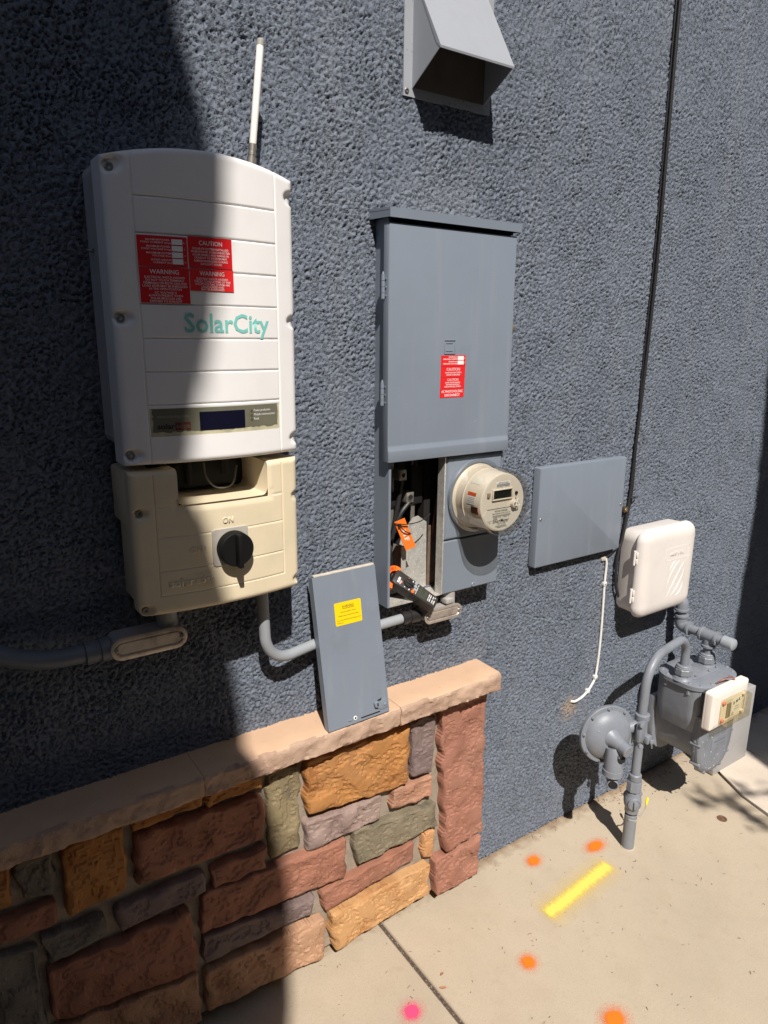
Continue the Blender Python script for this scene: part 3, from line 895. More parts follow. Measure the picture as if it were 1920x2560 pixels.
# display strip
def ydis(x):
    return yinv(x) + 0.0012
bm = nb(); sheet(bm, 0.3228, 0.5542, 1.3708, 1.4172, lambda x: ydis(x) - 0.0006, 16, 2)
dp = ob('display_panel', bm, FILMW, inv)
bm = nb()
pts = []
g = random.Random(3)
rows = [1.3795, 1.386, 1.392, 1.398, 1.404, 1.410, 1.4145]
def film(x0, x1, z0, z1, nxx=40, nzz=12):
    bmm = nb()
    vs = {}
    for j in range(nzz + 1):
        for i in range(nxx + 1):
            x = x0 + (x1 - x0) * i / nxx; z = z0 + (z1 - z0) * j / nzz
            if i in (0, nxx): x += g.uniform(-0.0014, 0.0014)
            if j == 0: z += g.uniform(-0.0016, 0.0016)
            vs[i, j] = bmm.verts.new((x, ydis(x) - 0.0010, z))
    for j in range(nzz):
        for i in range(nxx):
            bmm.faces.new((vs[i, j], vs[i + 1, j], vs[i + 1, j + 1], vs[i, j + 1]))
    return bmm
ob('film', film(0.3262, 0.5495, 1.3775, 1.4160), SIGN_G, dp)
bm = nb(); sheet(bm, 0.4015, 0.4830, 1.3782, 1.4088, lambda x: ydis(x) - 0.0018, 6, 1)
ob('screen', bm, LCDB, dp)
text('www.solaredge.com', mat('grey_ink', (0.34, 0.32, 0.27), 0.5), dp, 0.050, 0.0072, (0.3585, 0, 1.4010), yf=ydis, off=0.0016)
text('solar', INKB, dp, 0.0275, 0.0125, (0.3465, 0, 1.3830), yf=ydis, off=0.0016, bold=0.03)
bm = nb(); sheet(bm, 0.3612, 0.3862, 1.3800, 1.3930, lambda x: ydis(x) - 0.0014, 4, 1)
ob('logo_block', bm, mat('dull_red_ink', (0.16, 0.02, 0.018), 0.5), dp)
text('edge', SIGN_G, dp, 0.0225, 0.0115, (0.3737, 0, 1.3835), yf=ydis, off=0.0018, bold=0.02)
for z, tx, wd in ((1.4058, 'Power production', 0.0335), (1.3985, 'Module communication', 0.0430), (1.3912, 'Fault', 0.0098)):
    text(tx, INKW, dp, wd, 0.0058, (0.5005, 0, z - 0.0012), align='LEFT', yf=ydis, off=0.0016)
    bm = nb(); lathe(bm, [(0.0022, 0), (0.0022, 0.0008), (0.0012, 0.0008), (0.0010, 0.0002)], (0.4962, ydis(0.4962) - 0.0010, z), (0, -1, 0), 12)
    ob('indicator_light', bm, mat('indicator', (0.09, 0.08, 0.05), 0.4), dp)
# antenna
ant = [V((0.5465, -0.078, 1.800)), V((0.5745, -0.078, 2.022))]
ad = (ant[1] - ant[0]).normalized()
bm = nb(); lathe(bm, [(0.0058, 0.055), (0.0062, 0.06), (0.0062, 0.212), (0.0055, 0.214)], ant[0], ad, 16)
a0 = ob('antenna', bm, mat('antenna_white', (0.78, 0.74, 0.68), 0.45, var=0.06), inv)
bm = nb(); lathe(bm, [(0.0060, 0.212), (0.0064, 0.2125), (0.0064, 0.221), (0.005, 0.223)], ant[0], ad, 16)
ob('antenna_tip', bm, mat('antenna_tip', (0.34, 0.32, 0.29), 0.5), a0)
bm = nb(); lathe(bm, [(0.0065, 0.0), (0.0065, 0.020), (0.0086, 0.021), (0.0086, 0.034), (0.0066, 0.0345), (0.0066, 0.038), (0.0074, 0.0385), (0.0074, 0.043), (0.0066, 0.0435), (0.0066, 0.047), (0.0072, 0.0475), (0.0072, 0.056), (0.005, 0.058)], ant[0], ad, 16)
ob('connector', bm, mat('nickel', (0.42, 0.38, 0.33), 0.35, 0.8, var=0.2, vscale=100), a0)
bm = nb(); box(bm, (0.279, -0.05, 1.662), (0.2845, -0.04, 1.668)); cyl(bm, (0.273, -0.045, 1.6655), (0.2845, -0.045, 1.6655), 0.0022, seg=8)
ob('side_bolt', bm, STEEL, inv)

# ---- disconnect switch box under the inverter
sw = thing('disconnect_switch_box', 'cream plastic disconnect box with black rotary switch under the white inverter', 'switch box', (0.44, -0.07, 1.055))
def ysw(x):
    return -0.140 - 0.018 * (1 - ((x - XC) / 0.157) ** 2)
SX0, SX1, SZ0, SZ1 = 0.2835, 0.5950, 1.0545, 1.3125
bm = nb()
box(bm, (0.2825, -0.118, 1.212), (0.330, -0.022, 1.311), 0.006)
box(bm, (0.545, -0.118, 1.212), (0.594, -0.022, 1.311), 0.006)
prism(bm, [(-0.022, 1.216), (-0.118, 1.216), (-0.118, 1.196)], 0.2885, 0.589, XPROF)
box(bm, (0.2895, -0.118, 1.066), (0.588, -0.028, 1.214), 0.008)
ob('back_box', bm, CREAM, sw)
bm = nb(); box(bm, (0.328, -0.045, 1.212), (0.547, -0.024, 1.312))
ob('dark_cavity', bm, MATTEB, sw)
pz = [1.0905, 1.1355, 1.1955, 1.2480, 1.3040]
pcol = [0.3212, 0.5585]
dz = lambda g: {round(g + d, 5) for d in (-0.002, -0.001, 0, 0.001, 0.002)}
NL0, NL1, NR0, NR1, NB = 0.3560, 0.3625, 0.5290, 0.5265, 1.2500
xs = set(np.round(np.linspace(SX0, SX1, 96), 5)) | {SX0 + 0.001, SX1 - 0.001}
for g_ in pcol: xs |= dz(g_)
zs = set(np.round(np.linspace(SZ0, SZ1, 84), 5)) | {SZ0 + 0.001, SZ1 - 0.001}
for g_ in pz: zs |= dz(g_)
xs = sorted(x for x in xs if abs(x - 0.3595) > 0.0022 and abs(x - 0.5278) > 0.0022) ; xs = sorted(xs + [0.3585, 0.3605, 0.5268, 0.5288])
zs = sorted(z for z in zs if abs(z - 1.2495) > 0.0022); zs = sorted(zs + [1.2485, 1.2505])
X, Z = np.meshgrid(np.array(xs), np.array(zs))
Y = -0.140 - 0.018 * (1 - ((X - XC) / 0.157) ** 2)
innotch = (X > 0.3595) & (X < 0.5278) & (Z > 1.2495)
dep = np.zeros_like(X)
inside = (X > pcol[0]) & (X < pcol[1]) & (Z > pz[0])
for g_ in pz[:-1]:
    dep = np.maximum(dep, np.where((X >= pcol[0]) & (X <= pcol[1]), 0.0016 * np.clip(1 - np.abs(Z - g_) / 0.0017, 0, 1), 0))
for g_ in pcol:
    dep = np.maximum(dep, np.where((Z >= pz[0]) & (Z < 1.306), 0.0016 * np.clip(1 - np.abs(X - g_) / 0.0017, 0, 1), 0))
# bevelled lip round the notch
dn = np.maximum(np.maximum(0.3595 - X, X - 0.5278), 1.2495 - Z)
lip = np.where((dn >= 0) & (dn < 0.012), (0.012 - dn) / 0.012 * 0.004, 0)
lip = np.where((X > 0.5278) & (Z > 1.262), np.where((dn >= 0) & (dn < 0.006), (0.006 - dn) / 0.006 * 0.006, 0), lip)
lip = np.where((X < 0.3595) & (Z > 1.262), 0, lip)
dep = np.maximum(dep, lip)
sscr = [(0.2975, 1.2400), (0.2960, 1.0665), (0.5935, 1.2400), (0.5930, 1.0720)]
for sx, sz in sscr:
    dx = (X - sx); dx = np.where(np.sign(XC - sx) * dx > 0, dx * 0.7, dx)
    rr = np.sqrt(dx ** 2 + (Z - sz) ** 2)
    dep = np.maximum(dep, 0.007 * np.clip((0.0105 - rr) / 0.0035, 0, 1))
dist = np.minimum(np.minimum(X - SX0, SX1 - X), np.minimum(Z - SZ0, SZ1 - Z))
rad = 0.011
k = np.clip(1 - dist / rad, 0, 1)
Y = Y + dep + rad * (1 - np.sqrt(np.clip(1 - k ** 2, 0, 1)))
# rounded plan corners at the bottom
for sgn, xe in ((1, SX0), (-1, SX1)):
    a = np.where(sgn > 0, X - xe, xe - X); b_ = Z - SZ0
    rc = 0.016
    kk = (a < rc) & (b_ < rc)
    p_, q_ = (rc - a) / rc, (rc - b_) / rc
    pn = p_ * np.sqrt(np.clip(1 - q_ ** 2 / 2, 0, 1)); qn = q_ * np.sqrt(np.clip(1 - p_ ** 2 / 2, 0, 1))
    X = np.where(kk, xe + sgn * (rc - pn * rc), X); Z = np.where(kk, SZ0 + rc - qn * rc, Z)
Xp, Yp, Zp = np.pad(X, 1, 'edge'), np.pad(Y, 1, 'edge'), np.pad(Z, 1, 'edge')
ring = np.ones_like(Xp, bool); ring[1:-1, 1:-1] = False
Yp[ring] = -0.112
co = np.stack([Xp, Yp, Zp], -1)
Q = grid_quads(*Xp.shape)
cxm = (Xp[:-1, :-1] + Xp[1:, 1:]) / 2; czm = (Zp[:-1, :-1] + Zp[1:, 1:]) / 2
Q = Q[~((cxm > 0.3595) & (cxm < 0.5278) & (czm > 1.2495))]
swc = mesh_np('front_cover', co.reshape(-1, 3), Q.reshape(-1, 4), CREAM)
swc.data.set_sharp_from_angle(angle=R(48))
swc.parent = sw
swc.matrix_parent_inverse = Matrix.Translation(-V(sw.location))
# walls of the notch
bm = nb()
prof = [(0.3592, 1.3100), (0.3592, 1.2600), (0.3625, 1.2525), (0.3700, 1.2490), (0.5170, 1.2490), (0.5245, 1.2525), (0.5280, 1.2600), (0.5280, 1.3100)]
def ring_at(y, sh):
    return [V((XC + (x - XC) * (1 - sh), (ysw(x) + 0.003 if y is None else y), z + (sh * 0.05))) for x, z in prof]
rings(bm, [ring_at(None, 0.0), ring_at(-0.125, 0.03), ring_at(-0.040, 0.06)], False, False, closed=False)
ob('notch_lining', bm, CREAM, sw)
bm = nb()
box(bm, (0.38, -0.075, 1.262), (0.50, -0.044, 1.308), 0.004)
cyl(bm, (0.405, -0.08, 1.27), (0.405, -0.08, 1.31), 0.006, seg=10); cyl(bm, (0.47, -0.09, 1.285), (0.47, -0.09, 1.312), 0.008, seg=6)
ob('cable_glands', bm, MATTEB, sw)
bm = nb(); tube(bm, spline([(0.425, -0.105, 1.312), (0.427, -0.112, 1.285), (0.445, -0.114, 1.266), (0.475, -0.110, 1.268), (0.49, -0.1, 1.30)]), 0.0018, 8)
ob('inner_wire', bm, mat('grey_wire', (0.10, 0.09, 0.08), 0.5), sw)
for sx, sz in sscr[:2]:
    bm = nb()
    lathe(bm, [(0.0058, -0.003), (0.0058, 0.0035), (0.005, 0.0046), (0.0030, 0.0046), (0.0028, 0.002)], (sx, ysw(sx) + 0.0085, sz), (0, -1, 0), 14)
    ob('screw', bm, STEEL if sx < 0.5 else MATTEB, sw)
bm = nb(); pillow(bm, 0.4480, 1.1655, 0.0680, 0.0690, 0.006, [(0, -0.150), (0, -0.1592), (0.001, -0.1602)])
kp = ob('knob_plate', bm, mat('knob_plate_grey', (0.40, 0.37, 0.32), 0.5, var=0.1, vscale=30), sw)
bm = nb()
lathe(bm, [(0.0312, 0), (0.0316, 0.003), (0.0312, 0.020), (0.0298, 0.0215), (0.0, 0.0215)], (0.4520, -0.1602, 1.1630), (0, -1, 0), 48)
kb = ob('rotary_knob', bm, KNOB, sw)
bm = nb(); box(bm, (0.4475, -0.1990, 1.1325), (0.4565, -0.1810, 1.1935), 0.002)
ob('grip', bm, KNOB, kb)
text('ON', CREAM, sw, 0.0200, 0.0165, (0.4455, 0, 1.2085), yf=ysw, off=0.0002, ext=0.0009, bold=0.02, name='embossed_lettering')
text('OFF', CREAM, sw, 0.0285, 0.0165, (0.3880, 0, 1.1615), yf=ysw, off=0.0002, ext=0.0009, bold=0.02, name='embossed_lettering')
text('solar', CREAM, sw, 0.0440, 0.0210, (0.3570, 0, 1.1045), yf=ysw, off=0.0002, ext=0.0009, bold=0.04, name='embossed_lettering')
bm = nb(); sheet(bm, 0.3800, 0.4160, 1.1010, 1.1225, lambda x: ysw(x) - 0.0007, 4, 1)
ob('embossed_block', bm, CREAM, sw)
text('edge', CREAM, sw, 0.0335, 0.0200, (0.3980, 0, 1.1055), yf=ysw, off=0.0008, ext=0.0008, bold=0.03, name='embossed_lettering')

# ---- conduit fitting and bent pipe at the left
def conduit_body(parent, x0, x1, z, h, yb, yf_, m, mp, marks):
    cx_, wd = (x0 + x1) / 2, x1 - x0
    bm = nb(); pillow(bm, cx_, z, wd - 0.006, h - 0.006, (h - 0.006) / 2, [(0.006, yb), (0, yb - 0.006), (0, yf_ + 0.003)], 10)
    ob('conduit_body', bm, m, parent)
    bm = nb(); pillow(bm, cx_, z, wd, h, h / 2, [(0, yf_ + 0.0028), (0, yf_ + 0.0004), (0.0008, yf_), (h * 0.16, yf_), (h * 0.20, yf_ + 0.0022), (h * 0.24, yf_ + 0.0026), (h * 0.27, yf_ + 0.0004)], 10)
    cp = ob('cover_plate', bm, mp, parent)
    for sx in (x0 + h * 0.24, x1 - h * 0.24):
        screw((sx, yf_ - 0.0002, z), 0.0042, STEEL, cp)
    return cp
lc = thing('conduit_run', 'shaded bent conduit with oval fitting under the left end of the cream box', 'conduit', (0.24, -0.05, 0.97))
conduit_body(lc, 0.2445, 0.3860, 0.9755, 0.0440, -0.016, -0.074, PVC, CASTA, None)
bm = nb(); cyl(bm, (0.3560, -0.048, 0.985), (0.3560, -0.048, 1.068), 0.0195, seg=24)
lathe(bm, [(0.0235, 0), (0.0235, 0.012), (0.021, 0.014)], (0.3560, -0.048, 1.0450), (0, 0, 1), 24)
ob('hub', bm, PVC, lc)
bm = nb(); lathe(bm, [(0.0205, 0), (0.0225, 0.002), (0.0225, 0.018), (0.0195, 0.020), (0.0195, 0.026), (0.0215, 0.027), (0.0215, 0.044), (0.018, 0.046)], (0.2500, -0.048, 0.9735), (-1, 0, -0.015), 28)
ob('coupling', bm, DPIPE, lc)
bm = nb(); tube(bm, spline([(0.216, -0.048, 0.9735), (0.165, -0.048, 0.9745), (0.115, -0.047, 0.984), (0.06, -0.044, 1.010), (0.0, -0.040, 1.060), (-0.05, -0.038, 1.13), (-0.075, -0.036, 1.22), (-0.08, -0.036, 1.9), (-0.08, -0.036, 2.7)], 10), 0.0170, 18)
ob('pipe', bm, DPIPE, lc)

# ---- conduit from the switch box to the meter panel
mc = thing('conduit_run', 'grey conduit sweeping from the cream box behind the leaning cover to a conduit fitting', 'conduit', (0.75, -0.05, 0.87))
bm = nb()
lathe(bm, [(0.0165, 0), (0.0165, 0.012), (0.0135, 0.014), (0.0135, 0.022)], (0.5420, -0.075, 1.0680), (0, 0, -1), 20)
ob('connector', bm, DPIPE, mc)
bm = nb()
tube(bm, fillet([(0.5420, -0.075, 1.060), (0.5510, -0.066, 0.8660), (0.680, -0.0375, 0.8680), (0.925, -0.037, 0.8745)], 0.078, 14), 0.0118, 20)
ob('pipe', bm, PVC, mc)
bm = nb(); lathe(bm, [(0.0120, 0), (0.0165, 0.001), (0.0165, 0.014), (0.0150, 0.015), (0.0150, 0.022), (0.0175, 0.023), (0.0175, 0.050), (0.014, 0.052)], (0.9170, -0.037, 0.8745), (1, 0, -0.008), 24)
ob('coupling', bm, BLACK, mc)
cp = conduit_body(mc, 0.9690, 1.0850, 0.8720, 0.0370, -0.018, -0.0640, mat('fitting_grey', (0.46, 0.44, 0.42), 0.45, 0.3, var=0.15, vscale=30), CASTA, None)
text('42052 9/24', CASTA, cp, 0.042, 0.0075, (1.0280, -0.0641, 0.8745), ext=0.0005, off=0.0)
text('110 D T', CASTA, cp, 0.028, 0.0075, (1.0270, -0.0641, 0.8655), ext=0.0005, off=0.0)
bm = nb(); cyl(bm, (1.058, -0.042, 0.880), (1.058, -0.042, 0.925), 0.0165, seg=20); box(bm, (1.036, -0.062, 0.893), (1.062, -0.036, 0.906), 0.003)
ob('hub', bm, MATS['fitting_grey'], mc)

# ---- meter and breaker panel
mp_ = thing('meter_panel', 'tall grey electrical panel with red labels on its door and an open lower bay', 'electrical panel', (1.03, 0, 0.92))
bm = nb()
prism(bm, [(0.06, 1.770), (-0.0495, 1.770), (-0.0495, 1.262), (0.06, 1.262)], 0.8605, 1.2030, XPROF)
box(bm, (0.8600, -0.0600, 0.9215), (0.8625, 0.09, 1.2635))
box(bm, (0.8605, -0.0612, 0.9215), (0.8660, -0.0590, 1.2630))
box(bm, (1.2005, -0.0590, 0.9215), (1.2030, 0.09, 1.2635))
ob('enclosure', bm, PANEL, mp_)
bm = nb()
box(bm, (1.0190, -0.0605, 0.9230), (1.0222, -0.036, 1.2625))
ob('divider', bm, GALV, mp_)
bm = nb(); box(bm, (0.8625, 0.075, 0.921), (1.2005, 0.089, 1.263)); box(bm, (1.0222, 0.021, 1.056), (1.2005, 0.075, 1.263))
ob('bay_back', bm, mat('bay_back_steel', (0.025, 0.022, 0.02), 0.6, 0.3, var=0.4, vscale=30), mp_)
bm = nb(); box(bm, (0.8626, -0.0580, 0.9205), (1.2005, 0.075, 0.9225))
prism(bm, [(0.8680, 0.9225), (0.9090, 0.9225), (0.9090, 0.9315), (0.8680, 0.9300)], -0.0585, -0.0570)
ob('bay_floor', bm, GALV, mp_)
bm = nb(); box(bm, (0.8627, -0.055, 0.925), (0.8637, 0.07, 1.258))
ob('bay_side', bm, RUSTM, mp_)
bm = nb()
prism(bm, [(-0.0500, 1.7585), (-0.0705, 1.7585), (-0.0705, 1.3020), (-0.0760, 1.2915), (-0.0760, 1.2665), (-0.0500, 1.2665)], 0.8480, 1.2035, XPROF, 0.0022)
door = ob('door', bm, PANEL, mp_, ang=25)
bm = nb()
prism(bm, [(0.004, 1.7905), (-0.0795, 1.7850), (-0.0795, 1.7665), (-0.0775, 1.7665), (-0.0775, 1.7800), (0.004, 1.7850)], 0.8440, 1.2085, XPROF)
prism(bm, [(0.004, 1.7840), (-0.0770, 1.7790), (-0.0770, 1.7670), (0.004, 1.7700)], 0.8440, 0.8458, XPROF)
prism(bm, [(0.004, 1.7840), (-0.0770, 1.7790), (-0.0770, 1.7670), (0.004, 1.7700)], 1.2067, 1.2085, XPROF)
ob('rain_cap', bm, PANEL, mp_, ang=25)
bm = nb(); box(bm, (0.8615, -0.058, 1.762), (1.202, -0.050, 1.7765))
ob('cap_filler', bm, MATTEB, mp_)
for z0, z1 in ((1.6095, 1.6580), (1.3895, 1.4380)):
    bm = nb()
    for q in range(4):
        h_ = (z1 - z0) / 4
        cyl(bm, (0.8450, -0.0540, z0 + q * h_ + 0.0004), (0.8450, -0.0540, z0 + (q + 1) * h_ - 0.0004), 0.0042, seg=14)
    cyl(bm, (0.8450, -0.0540, z1), (0.8450, -0.0540, z1 + 0.006), 0.0030, 0.0015, seg=10)
    box(bm, (0.8585, -0.0520, z0), (0.8603, -0.028, z1), 0.0004)
    box(bm, (0.8450, -0.0535, z0), (0.8600, -0.0515, z1))
    hg = ob('hinge', bm, PANEL, mp_)
    for q in range(3):
        screw((0.8583, -0.034 - 0.004 * (q % 2), z0 + 0.008 + q * 0.016), 0.0026, PANEL, hg, ax=(-1, 0, 0), slot=False)
        screw((0.8478, -0.0610, z0 + 0.006 + q * 0.017), 0.0024, PANEL, door, ax=(-1, 0, 0), name='rivet', slot=False)
bm = nb(); box(bm, (1.2035, -0.066, 1.5400), (1.2095, -0.040, 1.5690), 0.001); box(bm, (1.2035, -0.071, 1.5480), (1.2125, -0.064, 1.5600), 0.001)
ob('latch', bm, mat('latch_steel', (0.22, 0.18, 0.14), 0.5, 0.6, var=0.4, vscale=60), mp_)
# stamped square in the door
bm = nb()
for z_ in (1.5275, 1.4985):
    box(bm, (0.9990, -0.0722, z_ - 0.0014), (1.0300, -0.0700, z_ + 0.0014), 0.0008)
for z_, s_ in ((1.5215, 1), (1.5045, 1)):
    box(bm, (1.0035, -0.0716, z_ - 0.0016), (1.0225, -0.0700, z_ + 0.0016), 0.0006)
for x_ in (0.9985, 1.0285):
    box(bm, (x_, -0.0713, 1.4995), (x_ + 0.0016, -0.0700, 1.5265), 0.0004)
ob('stamped_frame', bm, PANEL, door)

def flat_sticker(parent, x0, x1, z0, z1, y, m, lines, ink=INKW):
    bm = nb(); box(bm, (x0, y - 0.0005, z0), (x1, y, z1))
    s = ob('sticker', bm, m, parent)
    for ln in lines:
        text(ln[0], ink, s, ln[2], ln[1], (ln[3], y - 0.0005, ln[4]), align=ln[5] if len(ln) > 5 else 'CENTER', off=0.0005, bold=ln[6] if len(ln) > 6 else 0.0)
    return s
yd = -0.0705
sA = flat_sticker(door, 0.9905, 1.0615, 1.4708, 1.4945, yd, RED2, [
    ('MAXIMUM AC', 0.0040, 0.0240, 1.0360, 1.4893, 'RIGHT', 0.02), ('OPERATING CURRENT', 0.0040, 0.0400, 1.0360, 1.4848, 'RIGHT', 0.02),
    ('MAXIMUM AC', 0.0040, 0.0240, 1.0360, 1.4793, 'RIGHT', 0.02), ('OPERATING VOLTAGE', 0.0040, 0.0400, 1.0360, 1.4748, 'RIGHT', 0.02),
    ('A', 0.0040, None, 1.0585, 1.4868), ('V', 0.0040, None, 1.0585, 1.4768)])
for z_ in (1.4842, 1.4742):
    bm = nb(); box(bm, (1.0378, yd - 0.0010, z_), (1.0555, yd - 0.0004, z_ + 0.0084))
    ob('blank_field', bm, LABW, sA)
flat_sticker(door, 0.9905, 1.0610, 1.4462, 1.4702, yd, RED2, [('CAUTION', 0.0092, 0.0385, 1.0260, 1.4608), ('PHOTOVOLTAIC SYSTEM', 0.0043, 0.0460, 1.0260, 1.4550, 'CENTER', 0.015), ('CIRCUIT IS BACKFED', 0.0043, 0.0400, 1.0260, 1.4502, 'CENTER', 0.015)])
flat_sticker(door, 0.9903, 1.0605, 1.4214, 1.4455, yd, RED2, [('CAUTION', 0.0078, 0.0320, 1.0255, 1.4382), ('DUAL POWER SOURCE', 0.0043, 0.0430, 1.0255, 1.4332, 'CENTER', 0.015), ('SECOND SOURCE IS', 0.0043, 0.0390, 1.0255, 1.4286, 'CENTER', 0.015), ('PHOTOVOLTAIC SYSTEM', 0.0043, 0.0470, 1.0255, 1.4240, 'CENTER', 0.015)])
flat_sticker(door, 0.9895, 1.0595, 1.4010, 1.4206, yd, RED2, [('AC PHOTOVOLTAIC', 0.0078, 0.0620, 1.0245, 1.4123, 'CENTER', 0.012), ('DISCONNECT', 0.0078, 0.0440, 1.0245, 1.4040, 'CENTER', 0.012)])
# socket covers beside the bay
bm = nb()
pillow(bm, 1.1120, 1.1595, 0.1790, 0.2040, 0.006, [(0, -0.046), (0, -0.0520), (0.0015, -0.0580), (0.006, -0.0618), (0.009, -0.0622)])
lathe(bm, [(0.0880, 0), (0.0880, 0.006), (0.0860, 0.0085), (0.0810, 0.0085), (0.0800, 0.001)], (1.1160, -0.0615, 1.1615), (0, -1, 0), 56)
ob('socket_cover', bm, PANEL, mp_, ang=28)
bm = nb()
pillow(bm, 1.1120, 0.9890, 0.1790, 0.1330, 0.002, [(0, -0.046), (0, -0.0596), (0.0014, -0.0610)])
lc_ = ob('lower_cover', bm, PANEL, mp_)
screw((1.1210, -0.0610, 0.9295), 0.0058, PANEL, lc_)
# what the open bay shows
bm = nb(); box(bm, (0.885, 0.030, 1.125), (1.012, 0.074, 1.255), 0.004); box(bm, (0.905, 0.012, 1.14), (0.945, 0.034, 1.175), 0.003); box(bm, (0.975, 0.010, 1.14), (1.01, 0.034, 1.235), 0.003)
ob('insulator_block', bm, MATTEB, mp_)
for lx, lz in ((0.9400, 1.2185), (0.9620, 1.1625)):
    bm = nb(); box(bm, (lx - 0.0105, -0.004, lz - 0.0125), (lx + 0.0105, 0.030, lz + 0.0125), 0.001)
    lug = ob('lug', bm, mat('lug_metal', (0.30, 0.27, 0.24), 0.5, 0.6, var=0.2, vscale=60), mp_)
    bm = nb(); lathe(bm, [(0.0085, 0), (0.0085, 0.0018), (0.0060, 0.0018), (0.0055, -0.004)], (lx, -0.004, lz), (0, -1, 0), 20)
    ob('lug_screw', bm, STEEL, lug)
    bm = nb(); cyl(bm, (lx, -0.0030, lz), (lx, -0.0052, lz), 0.0048, seg=6)
    ob('hex_socket', bm, MATTEB, lug)
bm = nb()
prism(bm, [(0.9430, 0.9230), (0.9430, 1.0400), (0.9520, 1.0700), (0.9640, 1.0850), (0.9830, 1.1060), (0.9990, 1.1090), (1.0250, 1.0900), (1.0280, 0.9230)], 0.0120, 0.0135)
prism(bm, [(0.0120, 0.9230), (0.0120, 1.0400), (0.0700, 1.0400), (0.0700, 0.9230)], 0.9430, 0.9442, XPROF)
ob('galvanised_barrier', bm, GALV, mp_)
bm = nb(); box(bm, (0.9300, -0.016, 0.9230), (0.9435, -0.0145, 1.045)); box(bm, (0.9430, -0.0160, 0.923), (0.9440, 0.0120, 1.045))
ob('barrier_flange', bm, GALV, mp_)
bm = nb(); box(bm, (1.0285, 0.0080, 0.9230), (1.0700, 0.0118, 1.080))
ob('stained_strip', bm, RUSTM, mp_)
bm = nb(); box(bm, (0.8700, 0.070, 1.02), (0.8930, 0.0745, 1.10))
ob('inner_label', bm, mat('old_label', (0.30, 0.16, 0.11), 0.7, var=0.3, vscale=60), mp_)
for q, (x_, y_) in enumerate(((0.895, 0.045), (0.912, 0.055), (0.878, 0.050))):
    bm = nb(); tube(bm, spline([(x_, y_, 0.925), (x_ + 0.004, y_ - 0.004, 1.0), (x_ - 0.003, y_, 1.07), (x_ + 0.004, y_ + 0.005, 1.15), (x_, y_ + 0.01, 1.25)]), 0.0065, 10)
    ob('feeder_cable', bm, mat('dull_red_wire', (0.10, 0.025, 0.018), 0.5) if q == 1 else RUBBER, mp_)

for x_, y_ in ((0.925, 0.020), (0.985, 0.016)):
    bm = nb(); box(bm, (x_ - 0.006, y_, 1.08), (x_ + 0.006, y_ + 0.004, 1.25), 0.0008)
    ob('bus_bar', bm, MATS['lug_metal'], mp_)
for q, (x_, z_) in enumerate(((0.878, 1.205), (0.878, 1.150), (0.990, 1.240))):
    bm = nb(); box(bm, (x_ - 0.010, 0.020, z_ - 0.018), (x_ + 0.010, 0.070, z_ + 0.018), 0.002); box(bm, (x_ - 0.004, 0.010, z_ - 0.006), (x_ + 0.004, 0.022, z_ + 0.006), 0.001)
    ob('breaker', bm, BLACK, mp_)
for q, pts in enumerate(([(0.900, 0.03, 0.925), (0.890, -0.01, 0.965), (0.905, 0.0, 1.02), (0.925, 0.01, 1.09), (0.940, 0.0, 1.205)], [(0.930, 0.045, 0.925), (0.925, 0.020, 0.99), (0.915, 0.010, 1.05), (0.935, 0.0, 1.12), (0.962, 0.0, 1.150)], [(1.045, 0.03, 0.925), (1.050, 0.02, 1.0), (1.040, 0.0, 1.10), (1.048, -0.01, 1.20)])):
    bm = nb(); tube(bm, spline(pts, 8), 0.0055 if q < 2 else 0.0035, 10); ob('feeder_cable', bm, RUBBER if q < 2 else MATS['dull_red_wire'], mp_)

# ---- the smart meter
sm = thing('electric_meter', 'round beige electric meter under a clear cover beside the open bay', 'meter', (1.116, -0.062, 1.1615))
mcx, mcz = 1.1160, 1.1615
bm = nb(); lathe(bm, [(0.0790, -0.004), (0.0790, 0.004), (0.0725, 0.008), (0.0715, 0.030), (0.0735, 0.0305), (0.0735, 0.0335), (0.0712, 0.034), (0.0690, 0.088), (0.0680, 0.0905), (0.0, 0.0905)], (mcx, -0.066, mcz), (0, -1, 0), 64)
ob('meter_body', bm, METERB, sm)
bm = nb(); lathe(bm, [(0.0880, 0.0), (0.0895, 0.002), (0.0895, 0.006), (0.0840, 0.008), (0.0805, 0.012), (0.0788, 0.060), (0.0778, 0.0985), (0.0750, 0.1025), (0.0660, 0.1045), (0.0, 0.1050)], (mcx, -0.068, mcz), (0, -1, 0), 64, cap=False)
ob('clear_cover', bm, CLEAR, sm)
yf0 = -0.1565
bm = nb(); lathe(bm, [(0.0676, -0.0004), (0.0668, 0.0006), (0.0, 0.0006)], (mcx, yf0, mcz), (0, -1, 0), 64)
fc = ob('face', bm, METERF, sm)
yfa = yf0 - 0.0006
def mfx(px_): return mcx + px_
bm = nb()
for xa, xb, za, zb_ in ((-0.0345, 0.0285, 0.0080, 0.0108), (-0.0345, 0.0285, 0.0312, 0.0335), (-0.0345, -0.0317, 0.0108, 0.0312), (0.0257, 0.0285, 0.0108, 0.0312)):
    box(bm, (mcx + xa, yfa - 0.0045, mcz + za), (mcx + xb, yfa + 0.0002, mcz + zb_), 0.0006)
ob('display_frame', bm, METERB, fc)
bm = nb(); box(bm, (mcx - 0.0318, yfa - 0.0012, mcz + 0.0106), (mcx + 0.0258, yfa + 0.0001, mcz + 0.0313))
ob('display', bm, LCD, fc)
bm = nb(); box(bm, (mcx - 0.024, yfa - 0.0007, mcz + 0.0370), (mcx + 0.0215, yfa + 0.0001, mcz + 0.0505))
lb_ = ob('paper_label', bm, LABW, fc)
text('1009 4R 10 R 3004', INKB, lb_, 0.030, 0.0036, (mcx - 0.001, yfa - 0.0007, mcz + 0.0468))
